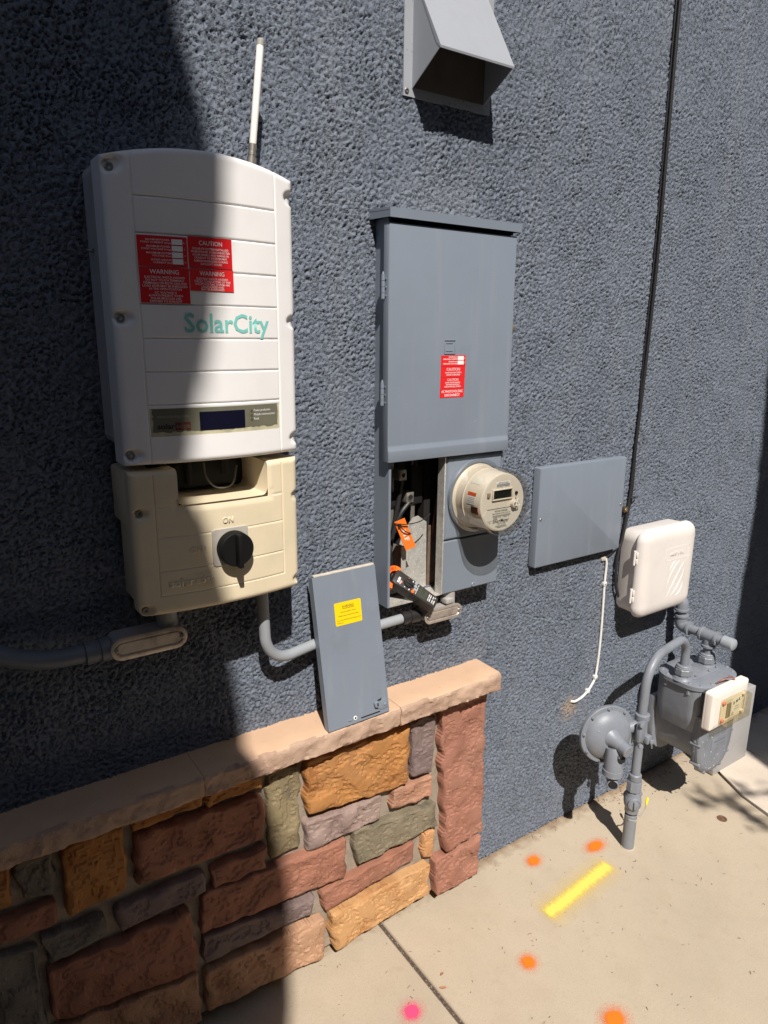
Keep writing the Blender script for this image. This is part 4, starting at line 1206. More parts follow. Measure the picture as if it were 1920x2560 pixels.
text('|||||||||||||||||||||||||||||||', INKB, lb_, 0.040, 0.0060, (mcx - 0.001, yfa - 0.0007, mcz + 0.0415), bold=0.01)
text('04 0 10070  1 006940 0', INKB, lb_, 0.040, 0.0032, (mcx - 0.001, yfa - 0.0007, mcz + 0.0382))
bm = nb()
pts = [(-0.0480, -0.0140)] + [(0.0655 * math.cos(R(a)), 0.0655 * math.sin(R(a))) for a in range(-157, -22, 5)] + [(0.0480, -0.0140)]
prism(bm, [(mcx + a, mcz + b_) for a, b_ in pts], yfa - 0.0007, yfa + 0.0001)
nl = ob('name_plate', bm, mat('name_plate', (0.70, 0.65, 0.57), 0.5), fc)
yn = yfa - 0.0007
bm = nb(); box(bm, (mcx - 0.0470, yn - 0.0003, mcz - 0.0128), (mcx + 0.0300, yn + 0.0003, mcz - 0.0120)); ob('rule_line', bm, INKB, nl)
for tx, s_, wd, x_, z_ in (('FOCUS AXR-SD', 0.0062, 0.0400, -0.004, -0.0205), ('FM 2S CL200 240V 3W 60Hz TA 30 Kh 7.2', 0.0040, 0.0560, -0.003, -0.0256),
                           ('||||||||||||||||||||||||||||||||||||||', 0.0046, 0.0560, -0.002, -0.0308), ('1A0004  4/18     09S0043 10', 0.0036, 0.0500, -0.003, -0.0348),
                           ('PG&E', 0.0056, 0.0115, -0.021, -0.0395), ('SmartMeter', 0.0135, 0.0510, -0.004, -0.0468), ('CAT 01 4K9', 0.0036, 0.0130, -0.040, -0.0420), ('C/R', 0.0036, 0.0045, -0.039, -0.0460),
                           ('1 00 131 888', 0.0040, 0.0260, -0.002, -0.0510), ('|||||||||||||||||||||||', 0.0042, 0.0330, -0.003, -0.0560), ('ENERGY  CO  74 1023', 0.0032, 0.0300, 0.001, -0.0596)):
    text(tx, INKB, nl, wd, s_, (mcx + x_, yn, mcz + z_), bold=0.004)
bm = nb(); lathe(bm, [(0.0040, 0), (0.0040, 0.003), (0.0024, 0.003), (0.0022, 0.001)], (mcx + 0.0420, yfa, mcz + 0.0190), (0, -1, 0), 16); ob('optical_port', bm, INKB, fc)
bm = nb(); box(bm, (mcx + 0.0410, yfa - 0.0006, mcz + 0.0040), (mcx + 0.0425, yfa, mcz + 0.0090)); ob('mark', bm, INKB, fc)
bm = nb(); box(bm, (mcx - 0.0495, yfa - 0.004, mcz + 0.0170), (mcx - 0.0415, yfa, mcz + 0.0280), 0.001); ob('clip', bm, mat('clip_grey', (0.30, 0.25, 0.18), 0.5), fc)
bm = nb(); lathe(bm, [(0.0088, 0), (0.0085, 0.010), (0.0060, 0.0110), (0.0055, 0.004)], (mcx + 0.0330, yfa, mcz - 0.0060), (0, -1, 0), 24)
hk = ob('reset_boss', bm, METERB, fc)
bm = nb(); tube(bm, fillet([(mcx + 0.0300, yfa - 0.0125, mcz - 0.0085), (mcx + 0.0385, yfa - 0.0125, mcz + 0.0095), (mcx + 0.0460, yfa - 0.0125, mcz - 0.0085), (mcx + 0.0300, yfa - 0.0125, mcz - 0.0088)], 0.002, 4), 0.0012, 8); ob('ring', bm, LABW, hk)
def wrap_label(a0, a1, y0, y1, m, name='side_label', r=0.0716):
    bm = nb(); n_ = 8
    lo_ = [bm.verts.new((mcx + r * math.cos(a0 + (a1 - a0) * i / n_), y0, mcz + r * math.sin(a0 + (a1 - a0) * i / n_))) for i in range(n_ + 1)]
    hi_ = [bm.verts.new((mcx + (r - 0.0012) * math.cos(a0 + (a1 - a0) * i / n_), y1, mcz + (r - 0.0012) * math.sin(a0 + (a1 - a0) * i / n_))) for i in range(n_ + 1)]
    for i in range(n_):
        bm.faces.new((lo_[i], lo_[i + 1], hi_[i + 1], hi_[i]))
    return ob(name, bm, m, sm)
wrap_label(R(158), R(181), -0.112, -0.140, LABW)
wrap_label(R(158), R(165), -0.1125, -0.1395, mat('label_orange', (0.62, 0.09, 0.02), 0.5), 'warning_band', 0.0718)
for q in range(4):
    wrap_label(R(168 + q * 3), R(168.9 + q * 3), -0.115, -0.137, mat('label_print', (0.3, 0.28, 0.26), 0.5), 'print_line', 0.0718)
wrap_label(R(125), R(141), -0.108, -0.136, mat('faded_label', (0.74, 0.70, 0.60), 0.5))
wrap_label(R(184), R(199), -0.127, -0.150, mat('dark_window', (0.045, 0.02, 0.015), 0.3), 'side_window')

# ---- orange tag on its zip tie
tg = thing('hanging_tag', 'orange plastic tag lettered AIF hanging on a black zip tie in the open bay', 'tag', (0.92, -0.045, 1.05))
tA, tB = V((0.0285, 0.0, 0.0065)), V((-0.0355, -0.002, 0.0745))       # across, up
tO = V((0.9240, -0.0420, 1.0460))
bm = nb()
u_, v_ = tA.normalized(), tB.normalized()
n_ = u_.cross(v_).normalized()
wd_, ln_ = tA.length, tB.length
prism(bm, [(0, 0), (wd_, 0), (wd_, ln_), (0, ln_)], -0.0006, 0.0006, (tO, u_, v_, n_))
tp = ob('tag_plate', bm, TAGO, tg)
# serif capitals, read downwards
def serif(parent, glyph, org, A, B, s):
    P = {'A': [[(0.05, 0), (0.35, 0), (0.35, 0.1), (0.27, 0.12), (0.33, 0.28), (0.62, 0.28), (0.66, 0.12), (0.56, 0.1), (0.56, 0), (1.0, 0), (1.0, 0.1), (0.92, 0.12), (0.6, 1.0), (0.45, 1.0), (0.14, 0.12), (0.05, 0.1)]],
         'I': [[(0, 0), (0.52, 0), (0.52, 0.1), (0.38, 0.14), (0.38, 0.86), (0.52, 0.9), (0.52, 1), (0, 1), (0, 0.9), (0.14, 0.86), (0.14, 0.14), (0, 0.1)]],
         'F': [[(0, 0), (0.55, 0), (0.55, 0.1), (0.4, 0.14), (0.4, 0.45), (0.6, 0.45), (0.68, 0.36), (0.75, 0.36), (0.75, 0.66), (0.68, 0.66), (0.6, 0.56), (0.4, 0.56), (0.4, 0.88), (0.68, 0.88), (0.8, 0.7), (0.9, 0.7), (0.86, 1), (0, 1), (0, 0.9), (0.14, 0.86), (0.14, 0.14), (0, 0.1)]]}[glyph]
    bm = nb()
    for pl in P:
        bm.faces.new([bm.verts.new(org + A * (p[0] * s) + B * (p[1] * s) + A.cross(B) * 0.0009) for p in pl])
    ob('letter', bm, INKW, parent, smooth=False)
LA, LB = -v_, u_
for gl, dn in (('A', 0.024), ('I', 0.0395), ('F', 0.0485)):
    serif(tp, gl, tO + v_ * (ln_ - dn) + u_ * 0.0085, LA, LB, 0.0120)
bm = nb(); tube(bm, spline([(0.8860, -0.047, 1.1190), (0.8995, -0.0485, 1.1155), (0.925, -0.050, 1.1125), (0.955, -0.048, 1.1130), (0.980, -0.044, 1.1190), (0.995, -0.040, 1.1255)], 8), 0.0013, 8)
ob('zip_tie', bm, BLACK, tg)
bm = nb(); tube(bm, spline([(0.9000, -0.0470, 1.1150), (0.905, -0.0500, 1.1060), (0.918, -0.0495, 1.0950), (0.934, -0.046, 1.0880)], 6), 0.0014, 8)
box(bm, (0.8965, -0.0515, 1.1095), (0.9040, -0.0455, 1.1165), 0.001)
ob('tie_loop', bm, BLACK, tg)

# ---- clamp meter resting half in the bay
cm = thing('clamp_meter', 'black and orange clamp meter lying tilted across the sill of the open bay', 'clamp meter', (0.94, -0.055, 0.935))
Hh, Tt = V((0.9010, -0.0320, 0.9880)), V((0.9820, -0.0920, 0.9180))
ca = (Tt - Hh).normalized(); cl_ = (Tt - Hh).length
cn = V((-0.22, -0.48, 0.85)); cn = (cn - ca * cn.dot(ca)).normalized()
cs = cn.cross(ca)                       # right-hand side seen from the display
def cmf(org=Hh): return (org, ca, cs, cn)
hw = 0.0190
bm = nb()
prism(bm, [(0.0, -hw * 0.98), (0.012, -hw * 1.12), (0.030, -hw), (cl_ * 0.55, -hw * 0.92), (cl_ - 0.006, -hw * 0.90), (cl_, -hw * 0.72), (cl_, hw * 0.72), (cl_ - 0.006, hw * 0.90), (cl_ * 0.55, hw * 0.92), (0.030, hw), (0.012, hw * 1.12), (0.0, hw * 0.98)], -0.027, 0.0, cmf(), 0.0030)
bd = ob('body', bm, mat('tool_black', (0.030, 0.026, 0.024), 0.5, var=0.2, vscale=50, bump=0.2, bscale=600), cm)
for q in (0.036, 0.058, 0.080):
    bm = nb(); prism(bm, [(q, -hw * 1.0), (q + 0.0016, -hw * 1.0), (q + 0.0016, -hw * 0.90), (q, -hw * 0.90)], -0.027, -0.004, cmf()); ob('grip_rib', bm, BLACK, bd)
# jaws: two curved orange horns
for sgn in (-1, 1):
    pts = []
    for k_ in range(13):
        a_ = R(-20 + 185 * k_ / 12)
        pts.append((-0.010 - 0.018 * math.sin(a_) , sgn * (0.0265 * math.cos(a_) + 0.0)))
    outer = [Hh + ca * (p[0] * 1.0 + 0.012) + cs * p[1] - cn * 0.017 for p in pts]
    bm = nb()
    lp = []
    for i in range(len(outer)):
        t_ = (outer[min(i + 1, 12)] - outer[max(i - 1, 0)]).normalized()
        s_ = cn.cross(t_)
        hw_ = 0.0075 * (1 - 0.45 * i / 12)
        lp.append([outer[i] + s_ * hw_ + cn * 0.008, outer[i] - s_ * hw_ + cn * 0.008, outer[i] - s_ * hw_ - cn * 0.008, outer[i] + s_ * hw_ - cn * 0.008])
    rings(bm, lp)
    ob('jaw', bm, ORANGE, cm)
bm = nb(); prism(bm, rrect(cl_ * 0.655, 0, 0.025, 0.029, 0.002), -0.0002, 0.0008, cmf()); ds = ob('display', bm, mat('lcd_green', (0.055, 0.058, 0.045), 0.25), cm)
text('0.00', INKB, ds, 0.018, 0.012, Hh + ca * (cl_ * 0.69) + cs * 0.006 + cn * 0.0008, A=cs, B=-ca, off=0.0003, name='digits')
bm = nb(); lathe(bm, [(0.0115, 0), (0.0110, 0.005), (0.0, 0.0055)], Hh + ca * 0.038, cn, 24); dl = ob('dial', bm, BLACK, cm)
bm = nb(); prism(bm, [(0.030, -0.003), (0.050, -0.003), (0.050, 0.003), (0.030, 0.003)], 0.0052, 0.0085, cmf(), 0.0006); ob('dial_grip', bm, BLACK, dl)
for q, (al, sd, m_) in enumerate(((0.056, -0.013, ORANGE), (0.0590, -0.0045, PVC), (0.0580, 0.0045, PVC), (0.0560, 0.013, PVC))):
    bm = nb(); lathe(bm, [(0.0042, 0), (0.0040, 0.0022), (0.0, 0.0028)], Hh + ca * al + cs * sd, cn, 14); ob('button', bm, m_, cm)
text('KLEIN', INKW, bd, 0.016, 0.0075, Hh + ca * 0.0165 - cs * 0.006 + cn * 0.0002, A=cs, B=-ca, off=0.0004, bold=0.06)
text('TOOLS', INKW, bd, 0.012, 0.0042, Hh + ca * 0.0215 - cs * 0.010 + cn * 0.0002, A=cs, B=-ca, off=0.0004, bold=0.04)
text('AUTO RANGING  TRMS', INKW, bd, 0.028, 0.0036, Hh + ca * 0.0655 + cn * 0.0002, A=cs, B=-ca, off=0.0004, bold=0.02)
for q in range(7):
    a_ = R(-150 + q * 42)
    text(random.choice(['V', 'A', 'W', 'Hz', '20']), INKW if q % 3 else ORANGE, bd, None, 0.0042, Hh + ca * (0.040 + 0.0175 * math.cos(a_)) + cs * (0.0150 * math.sin(a_)) + cn * 0.0002, A=cs, B=-ca, off=0.0004, bold=0.05)
for ln_t, dz_ in (('CAT IV 300V', 0.106), ('600V MAX', 0.111), ('COM  V/W', 0.118), ('10A  T', 0.1235)):
    text(ln_t, INKW, bd, 0.021, 0.0042, Hh + ca * (dz_ * cl_ / 0.131) + cn * 0.0002, A=cs, B=-ca, off=0.0004, bold=0.04)

# ---- the bay's cover, leaning on the cap
lc2 = thing('panel_cover', 'grey metal cover plate with a yellow sticker leaning on the stone cap', 'panel cover', (0.76, -0.1, 0.68))
cA = V((1, 0, 0.0)); cB = V((-0.005, 0.059, 0.3460)).normalized(); cA = (cA - cB * cA.dot(cB)).normalized(); cN = cA.cross(cB)
cO = V((0.6785, -0.1020, 0.6805)); CW, CL = 0.1625, 0.3500
fr_ = (cO, cA, cB, cN)
bm = nb(); prism(bm, [(0, 0), (CW, 0), (CW, CL), (0, CL)], -0.0015, 0.0, fr_)
ob('plate', bm, PANEL, lc2)
bm = nb()
prism(bm, [(0, 0), (0.0015, 0), (0.0015, CL), (0, CL)], -0.019, -0.0015, fr_)
prism(bm, [(CW - 0.0015, 0), (CW, 0), (CW, CL), (CW - 0.0015, CL)], -0.019, -0.0015, fr_)
prism(bm, [(0.0015, 0), (CW - 0.0015, 0), (CW - 0.0015, 0.0015), (0.0015, 0.0015)], -0.012, -0.0015, fr_)
ob('side_flange', bm, PANEL, lc2)
bm = nb()
prism(bm, [(0.004, CL), (CW - 0.002, CL), (CW - 0.002, CL + 0.0045), (0.004, CL + 0.0045)], -0.0100, 0.0002, fr_, 0.0008)
ob('foam_gasket', bm, mat('gasket', (0.55, 0.50, 0.42), 0.9, var=0.25, vscale=60, bump=0.6, bscale=300, bdist=0.002), lc2)
stk = nb()
SR = Matrix.Rotation(R(-0.8), 3, cN)
sA_, sB_ = SR @ cA, SR @ cB
sO = cO + cA * 0.0455 + cB * 0.2310
bm = nb(); prism(bm, rrect(0.0345, 0.0260, 0.069, 0.052, 0.003), 0.0002, 0.0007, (sO, sA_, sB_, cN))
ys = ob('sticker', bm, YEL, lc2); ys['label'] = 'yellow warning sticker'
text('WARNING', INKB, ys, 0.0310, 0.0088, sO + sA_ * 0.0345 + sB_ * 0.0385 + cN * 0.0007, A=sA_, B=sB_, off=0.0003)
bm = nb(); prism(bm, [(0.0190, 0.0365), (0.0500, 0.0365), (0.0500, 0.0372), (0.0190, 0.0372)], 0.0007, 0.0011, (sO, sA_, sB_, cN)); ob('underline', bm, INKB, ys)
for tx, z_, wd in (('Generator supplied to premise.', 0.0285, 0.040), ('Possible danger of electrical back feed.', 0.0200, 0.052), ('Check connected before performing any work', 0.0105, 0.062)):
    text(tx, INKB, ys, wd, 0.0044, sO + sA_ * 0.0345 + sB_ * z_ + cN * 0.0007, A=sA_, B=sB_, off=0.0003)
text('& high load.', INKB, ys, 0.0160, 0.0044, sO + sA_ * 0.0040 + sB_ * 0.0045 + cN * 0.0007, A=sA_, B=sB_, off=0.0003, align='LEFT')
# latch hardware at the foot of the cover
bm = nb()
prism(bm, [(0.128, 0.016), (0.146, 0.010), (0.160, 0.012), (0.1622, 0.026), (0.154, 0.036), (0.141, 0.037)], 0.0, 0.0020, fr_, 0.0006)
lat = ob('latch_plate', bm, PANEL, lc2)
bm = nb(); prism(bm, [(0.122, 0.022), (0.130, 0.020), (0.136, 0.031), (0.128, 0.036), (0.121, 0.032)], 0.0, 0.0075, fr_, 0.0006); ob('padlock_hasp', bm, PANEL, lat)
bm = nb(); prism(bm, rrect(0.1285, 0.0275, 0.0035, 0.0075, 0.0012), 0.0076, 0.0079, fr_); ob('hasp_slot', bm, MATTEB, lat)
bm = nb(); prism(bm, [(0.131, 0.036), (0.144, 0.0385), (0.1405, 0.0325)], 0.0018, 0.0024, fr_); ob('punched_gap', bm, MATTEB, lat)
screw(cO + cA * 0.152 + cB * 0.021 + cN * 0.002, 0.0042, PANEL, lat, ax=cN, name='rivet', slot=False)
bm = nb(); prism(bm, [(0.0850, 0.0055), (0.1370, 0.0055), (0.1370, 0.0085), (0.0850, 0.0085)], 0.0001, 0.0004, fr_); ob('slot', bm, MATTEB, lc2)
bm = nb(); lathe(bm, [(0.0048, 0), (0.0044, 0.0012), (0.0026, 0.0012)], cO + cA * 0.0700 + cB * 0.0120, cN, 16); hb = ob('stud_ring', bm, LABW, lc2)
bm = nb(); lathe(bm, [(0.0026, 0.0001), (0.0026, 0.0013)], cO + cA * 0.0700 + cB * 0.0120, cN, 12); ob('stud_hole', bm, MATTEB, hb)
bm = nb(); prism(bm, [(0.050, 0.011), (0.056, 0.014), (0.063, 0.012), (0.057, 0.008)], 0.0001, 0.0022, fr_, 0.0005); ob('punched_tab', bm, PANEL, lc2)

# ---- square cover on the wall
jl = thing('wall_box_cover', 'flat square grey metal cover screwed to the stucco left of the white box', 'box cover', (1.56, 0, 0.915))
bm = nb()
pillow(bm, 1.5565, 1.0555, 0.3620, 0.2820, 0.004, [(0, -0.004), (0, -0.0240), (0.0012, -0.0268), (0.0040, -0.0280)], 4)
cvp = ob('cover_plate', bm, PANEL, jl)
bm = nb(); box(bm, (1.388, -0.006, 0.925), (1.724, 0.004, 1.185))
ob('flush_box', bm, MATTEB, jl)
screw((1.3865, -0.0280, 1.0535), 0.0042, STEEL, cvp)
screw((1.7265, -0.0280, 1.0535), 0.0042, STEEL, cvp)

# ---- black cables down the wall
bc = thing('wall_cable', 'pair of black cables clipped down the stucco wall to the white box', 'cable', (1.79, -0.008, 1.0))
bm = nb()
tube(bm, spline([(1.796, -0.009, 3.40), (1.797, -0.009, 2.9), (1.7985, -0.010, 2.39), (1.806, -0.009, 2.05), (1.811, -0.010, 1.76), (1.806, -0.009, 1.45), (1.796, -0.010, 1.24), (1.793, -0.010, 1.10), (1.784, -0.011, 1.02), (1.773, -0.012, 0.945), (1.757, -0.013, 0.89), (1.752, -0.014, 0.845), (1.758, -0.014, 0.79), (1.778, -0.015, 0.745), (1.812, -0.018, 0.708), (1.855, -0.024, 0.690), (1.88, -0.03, 0.703)], 8), 0.0046, 10)
ob('thick_cable', bm, RUBBER, bc)
bm = nb()
tube(bm, spline([(1.7865, -0.006, 3.40), (1.788, -0.006, 2.9), (1.7885, -0.006, 2.39), (1.796, -0.006, 2.05), (1.801, -0.006, 1.76), (1.798, -0.006, 1.45), (1.803, -0.007, 1.24), (1.806, -0.007, 1.10), (1.797, -0.008, 1.02), (1.783, -0.010, 0.955), (1.768, -0.012, 0.925), (1.742, -0.012, 0.903), (1.712, -0.008, 0.886), (1.702, 0.002, 0.880)], 8), 0.0021, 8)
ob('thin_cable', bm, RUBBER, bc)
bm = nb(); box(bm, (1.762, -0.016, 1.020), (1.7815, -0.004, 1.036), 0.001); ob('cable_clip', bm, mat('clip_brown', (0.07, 0.05, 0.03), 0.5), bc)
screw((1.7700, -0.016, 1.028), 0.005, mat('brass_screw', (0.35, 0.25, 0.12), 0.4, 0.7), bc)
bm = nb(); lathe(bm, [(0.012, 0), (0.0128, 0.001), (0.0128, 0.004), (0.012, 0.005)], (1.800, -0.0095, 1.0600), (0.05, 0, 1), 16); cyl(bm, (1.806, -0.02, 1.0625), (1.826, -0.012, 1.0625), 0.002, seg=6)
ob('cable_tie', bm, BLACK, bc)

# ---- white cable
wc = thing('wall_cable', 'thin white cable clipped below the square cover and running into the stucco', 'cable', (1.71, -0.005, 0.42))
bm = nb()
tube(bm, spline([(1.700, 0.004, 0.884), (1.7060, -0.004, 0.882), (1.7125, -0.0065, 0.868), (1.7140, -0.006, 0.84), (1.7130, -0.006, 0.80), (1.7165, -0.006, 0.70), (1.7178, -0.006, 0.60), (1.7150, -0.006, 0.53), (1.7080, -0.007, 0.483), (1.6960, -0.007, 0.462), (1.6766, -0.007, 0.443), (1.6500, -0.008, 0.430), (1.6180, -0.007, 0.4240), (1.6080, 0.004, 0.424)], 8), 0.0038, 10)
ob('cable_jacket', bm, CABW, wc)
for p_, rz in (((1.7135, -0.006, 0.7976), 0), ((1.7080, -0.007, 0.483), 0.5), ((1.6766, -0.007, 0.443), 0.8)):
    bm = nb(); box(bm, (p_[0] - 0.0065, p_[1] - 0.005, p_[2] - 0.006), (p_[0] + 0.0065, p_[1] + 0.007, p_[2] + 0.006), 0.0015)
    ck = ob('cable_clip', bm, CABW, wc)
    if rz == 0: screw((p_[0] - 0.001, p_[1] - 0.005, p_[2]), 0.003, STEEL, ck)
bm = nb(); box(bm, (1.690, -0.008, 0.874), (1.716, 0.003, 0.886), 0.003)
ob('sealant_blob', bm, mat('sealant', (0.45, 0.40, 0.33), 0.8, bump=0.8, bscale=200, bdist=0.003), wc)

# ---- white utility box
wb_ = thing('utility_box', 'white plastic utility box with hinged rounded lid above the gas pipes', 'utility box', (1.9, -0.04, 0.69))
bm = nb()
pillow(bm, 1.9030, 0.8335, 0.2600, 0.2700, 0.036, [(0.004, -0.006), (0.002, -0.010), (0.0, -0.068)], 8)
ob('base', bm, NIDW, wb_)
bm = nb(); pillow(bm, 1.9030, 0.8335, 0.2620, 0.2720, 0.037, [(0.0, -0.0665), (0.0, -0.0690)], 8); ob('seal_gap', bm, mat('gasket_grey', (0.25, 0.22, 0.20), 0.8), wb_)  # thin darker ring between base and lid
bm = nb()
pillow(bm, 1.9010, 0.8335, 0.2740, 0.2840, 0.040, [(0.001, -0.0690), (0.0, -0.0710), (0.0008, -0.0800), (0.006, -0.0900), (0.015, -0.0965), (0.030, -0.1000), (0.042, -0.1008)], 8)
lid = ob('lid', bm, NIDW, wb_)
for z_ in (0.890, 0.768):
    bm = nb()
    cyl(bm, (1.7605, -0.0700, z_ - 0.023), (1.7605, -0.0700, z_ + 0.023), 0.0040, seg=12, ch=0.0008)
    for dz_ in (-0.0105, 0.0105):
        box(bm, (1.7600, -0.0790, z_ + dz_ - 0.0085), (1.7800, -0.0735, z_ + dz_ + 0.0085), 0.002)
    ob('hinge', bm, NIDW, wb_)
bm = nb(); tube(bm, [V((2.0395 + 0.0090 * math.sin(R(a_)), -0.078, 0.8600 + 0.0130 * math.cos(R(a_)))) for a_ in range(0, 181, 15)], 0.0024, 8); ob('clasp_ring', bm, NIDW, wb_)
bm = nb(); tube(bm, [V((x_, -0.1008, z_)) for x_, z_ in rrect(1.9330, 0.8860, 0.120, 0.038, 0.006, 5)] + [V((1.993 - 0.0001, -0.1008, 0.899))], 0.0009, 6); fr2 = ob('raised_frame', bm, NIDW, lid)
text('KEPTEL', NIDW, fr2, 0.070, 0.016, (1.931, -0.1006, 0.8800), ext=0.0007, off=0.0, bold=0.02, name='embossed_lettering')
for q, pts in enumerate(([(1.900, 0.818), (1.906, 0.840), (1.918, 0.856), (1.930, 0.861)], [(1.893, 0.776), (1.905, 0.812), (1.930, 0.846), (1.954, 0.861)], [(1.893, 0.738), (1.922, 0.782), (1.955, 0.828), (1.978, 0.857)], [(1.915, 0.742), (1.945, 0.766), (1.968, 0.800), (1.981, 0.838)], [(1.943, 0.741), (1.962, 0.748), (1.974, 0.765), (1.979, 0.785)])):
    sp = spline([(p[0], -0.1002, p[1]) for p in pts], 6)
    bm = nb(); tube(bm, sp, [0.0006 + 0.0022 * math.sin(math.pi * i / (len(sp) - 1)) for i in range(len(sp))], 8); ob('embossed_stripe', bm, NIDW, lid)
bm = nb(); box(bm, (1.870, -0.060, 0.690), (1.930, -0.035, 0.699), 0.003); ob('cable_grommet', bm, mat('grommet', (0.3, 0.26, 0.23), 0.7), wb_)

# ================================================================ GAS SET
rx, ry = 1.6780, -0.2070
rs_ = thing('gas_riser', 'grey painted gas riser with shutoff valve and gooseneck rising from the concrete', 'gas pipe', (rx, ry, 0))
bm = nb(); lathe(bm, [(0.0185, -0.02), (0.0185, 0.118), (0.0170, 0.119), (0.0160, 0.112)], (rx, ry, 0), (0, 0, 1), 28)
ob('sleeve', bm, mat('gas_sleeve_paint', (0.20, 0.21, 0.23), 0.45, var=0.12, vscale=20, speck=((0.72, 0.68, 0.62), 32, 0.70), bump=0.1, bscale=300), rs_)
bm = nb(); lathe(bm, [(0.0225, -0.002), (0.0215, 0.0015), (0.0195, 0.002)], (rx, ry, 0), (0, 0, 1), 20); ob('grout_ring', bm, CONC, rs_)
bm = nb(); cyl(bm, (rx, ry, 0.09), (rx, ry, 0.40), 0.0134, seg=24); ob('lower_pipe', bm, GASP, rs_)
bm = nb()
lathe(bm, [(0.0175, 0.124), (0.0205, 0.128), (0.0205, 0.142), (0.0240, 0.150), (0.0265, 0.164), (0.0240, 0.180), (0.0205, 0.186), (0.0205, 0.196), (0.0165, 0.198)], (rx, ry, 0), (0, 0, 1), 24)
lathe(bm, [(0.0200, -0.030), (0.0200, 0.022), (0.0185, 0.024), (0.0165, 0.024), (0.0160, 0.021)], (rx, ry, 0.164), (-0.60, -0.80, 0), 24)
lathe(bm, [(0.010, 0), (0.014, 0.004), (0.014, 0.034), (0.010, 0.037)], (rx, ry, 0.168), (0.85, 0.1, 0.35), 16)
vv = ob('shutoff_valve', bm, GASP, rs_)
bm = nb(); lathe(bm, [(0.0155, 0.0215), (0.0155, 0.0235), (0.0, 0.0238)], (rx, ry, 0.164), (-0.60, -0.80, 0), 24)
u2, v2, a2 = frame((-0.60, -0.80, 0))
prism(bm, [(-0.0035, -0.013), (0.0035, -0.013), (0.0045, 0.013), (-0.0045, 0.013)], 0.0235, 0.031, (V((rx, ry, 0.164)), u2, v2, a2), 0.001)
ob('valve_key', bm, GASP, vv)
bm = nb()
lathe(bm, [(0.0190, 0.200), (0.0235, 0.203), (0.0235, 0.232), (0.0215, 0.236)], (rx, ry, 0), (0, 0, 1), 8, phase=0.2)
lathe(bm, [(0.0180, 0.236), (0.0190, 0.240), (0.0185, 0.256), (0.0150, 0.259)], (rx, ry, 0), (0, 0, 1), 24)
ob('union_nut', bm, GASP, rs_)
bm = nb()
lathe(bm, [(0.0185, 0.440), (0.0215, 0.443), (0.0215, 0.458), (0.0190, 0.460), (0.0165, 0.461)], (rx + 0.003, ry, 0), (0, 0, 1), 24)
ob('collar', bm, GASP, rs_)
ub = fillet([(rx, ry, 0.39), (rx + 0.005, ry, 0.630), (1.937, -0.166, 0.630), (1.937, -0.166, 0.500)], 0.088, 14)
bm = nb(); tube(bm, ub, 0.0135, 22); ob('gooseneck', bm, GASP, rs_)
bm = nb(); tube(bm, spline([(rx - 0.020, ry - 0.006, 0.108), (rx, ry - 0.0195, 0.104), (rx + 0.020, ry - 0.005, 0.106), (rx + 0.035, ry - 0.010, 0.106), (rx + 0.052, ry - 0.012, 0.116), (rx + 0.058, ry - 0.010, 0.128)], 6), 0.0019, 8); wt_ = ob('tracer_wire', bm, mat('wire_grey', (0.32, 0.31, 0.28), 0.5, var=0.3, vscale=90), rs_)
bm = nb(); tube(bm, spline([(rx + 0.058, ry - 0.010, 0.128), (rx + 0.0595, ry - 0.010, 0.140), (rx + 0.066, ry - 0.008, 0.152)], 5), [0.0016, 0.0022, 0.003, 0.0034, 0.0036, 0.0036, 0.0036, 0.0038, 0.004, 0.0042, 0.003], 8); ob('yellow_sleeve', bm, mat('yellow_sleeve', (0.80, 0.72, 0.01), 0.5), wt_)

# regulator
rg = thing('gas_regulator', 'round grey gas regulator disc with vent beside the riser', 'gas regulator', (1.577, -0.17, 0.31))
rc_ = V((1.577, -0.168, 0.406)); rn = V((-0.34, -0.93, 0.08)).normalized()
bm = nb()
lathe(bm, [(0.0, -0.050), (0.035, -0.046), (0.062, -0.030), (0.074, -0.010), (0.086, -0.009), (0.0885, -0.007), (0.0885, 0.003), (0.0865, 0.0055), (0.0755, 0.0060), (0.0725, 0.011), (0.0640, 0.0210), (0.0480, 0.0290), (0.0300, 0.0335), (0.0, 0.036)], rc_, rn, 56)
dsk = ob('diaphragm_case', bm, GASP, rg)
u3, v3, a3 = frame(rn)
for q in range(9):
    a_ = R(40 * q + 12)
    bp_ = rc_ + (u3 * math.cos(a_) + v3 * math.sin(a_)) * 0.0812 + rn * 0.0055
    bm = nb(); lathe(bm, [(0.0050, 0), (0.0050, 0.0035), (0.0040, 0.0045), (0.0, 0.0048)], bp_, rn, 6)
    lathe(bm, [(0.0026, 0.0045), (0.0022, 0.008), (0, 0.0082)], bp_, rn, 8)
    ob('bolt', bm, GASP, dsk)
st_ax = V((-0.10, -0.98, -0.16)).normalized()
bm = nb(); lathe(bm, [(0.0320, 0.0), (0.0240, 0.012), (0.0205, 0.030), (0.0180, 0.042), (0.0185, 0.0425), (0.0185, 0.064), (0.0165, 0.066), (0.0, 0.066)], rc_ + rn * 0.024, st_ax, 28)
ob('spring_tower', bm, GASP, rg)
for a_ in (150, 20):
    d_ = (u3 * math.cos(R(a_)) + v3 * math.sin(R(a_)))
    bm = nb(); prism(bm, [(0.018, 0.0), (0.060, 0.0), (0.052, 0.006), (0.018, 0.014)], -0.0020, 0.0020, (rc_ + rn * 0.022, d_, rn, d_.cross(rn)), 0.0008); ob('rib', bm, GASP, dsk)
vb = rc_ + V((-0.020, -0.044, -0.056))
bm = nb()
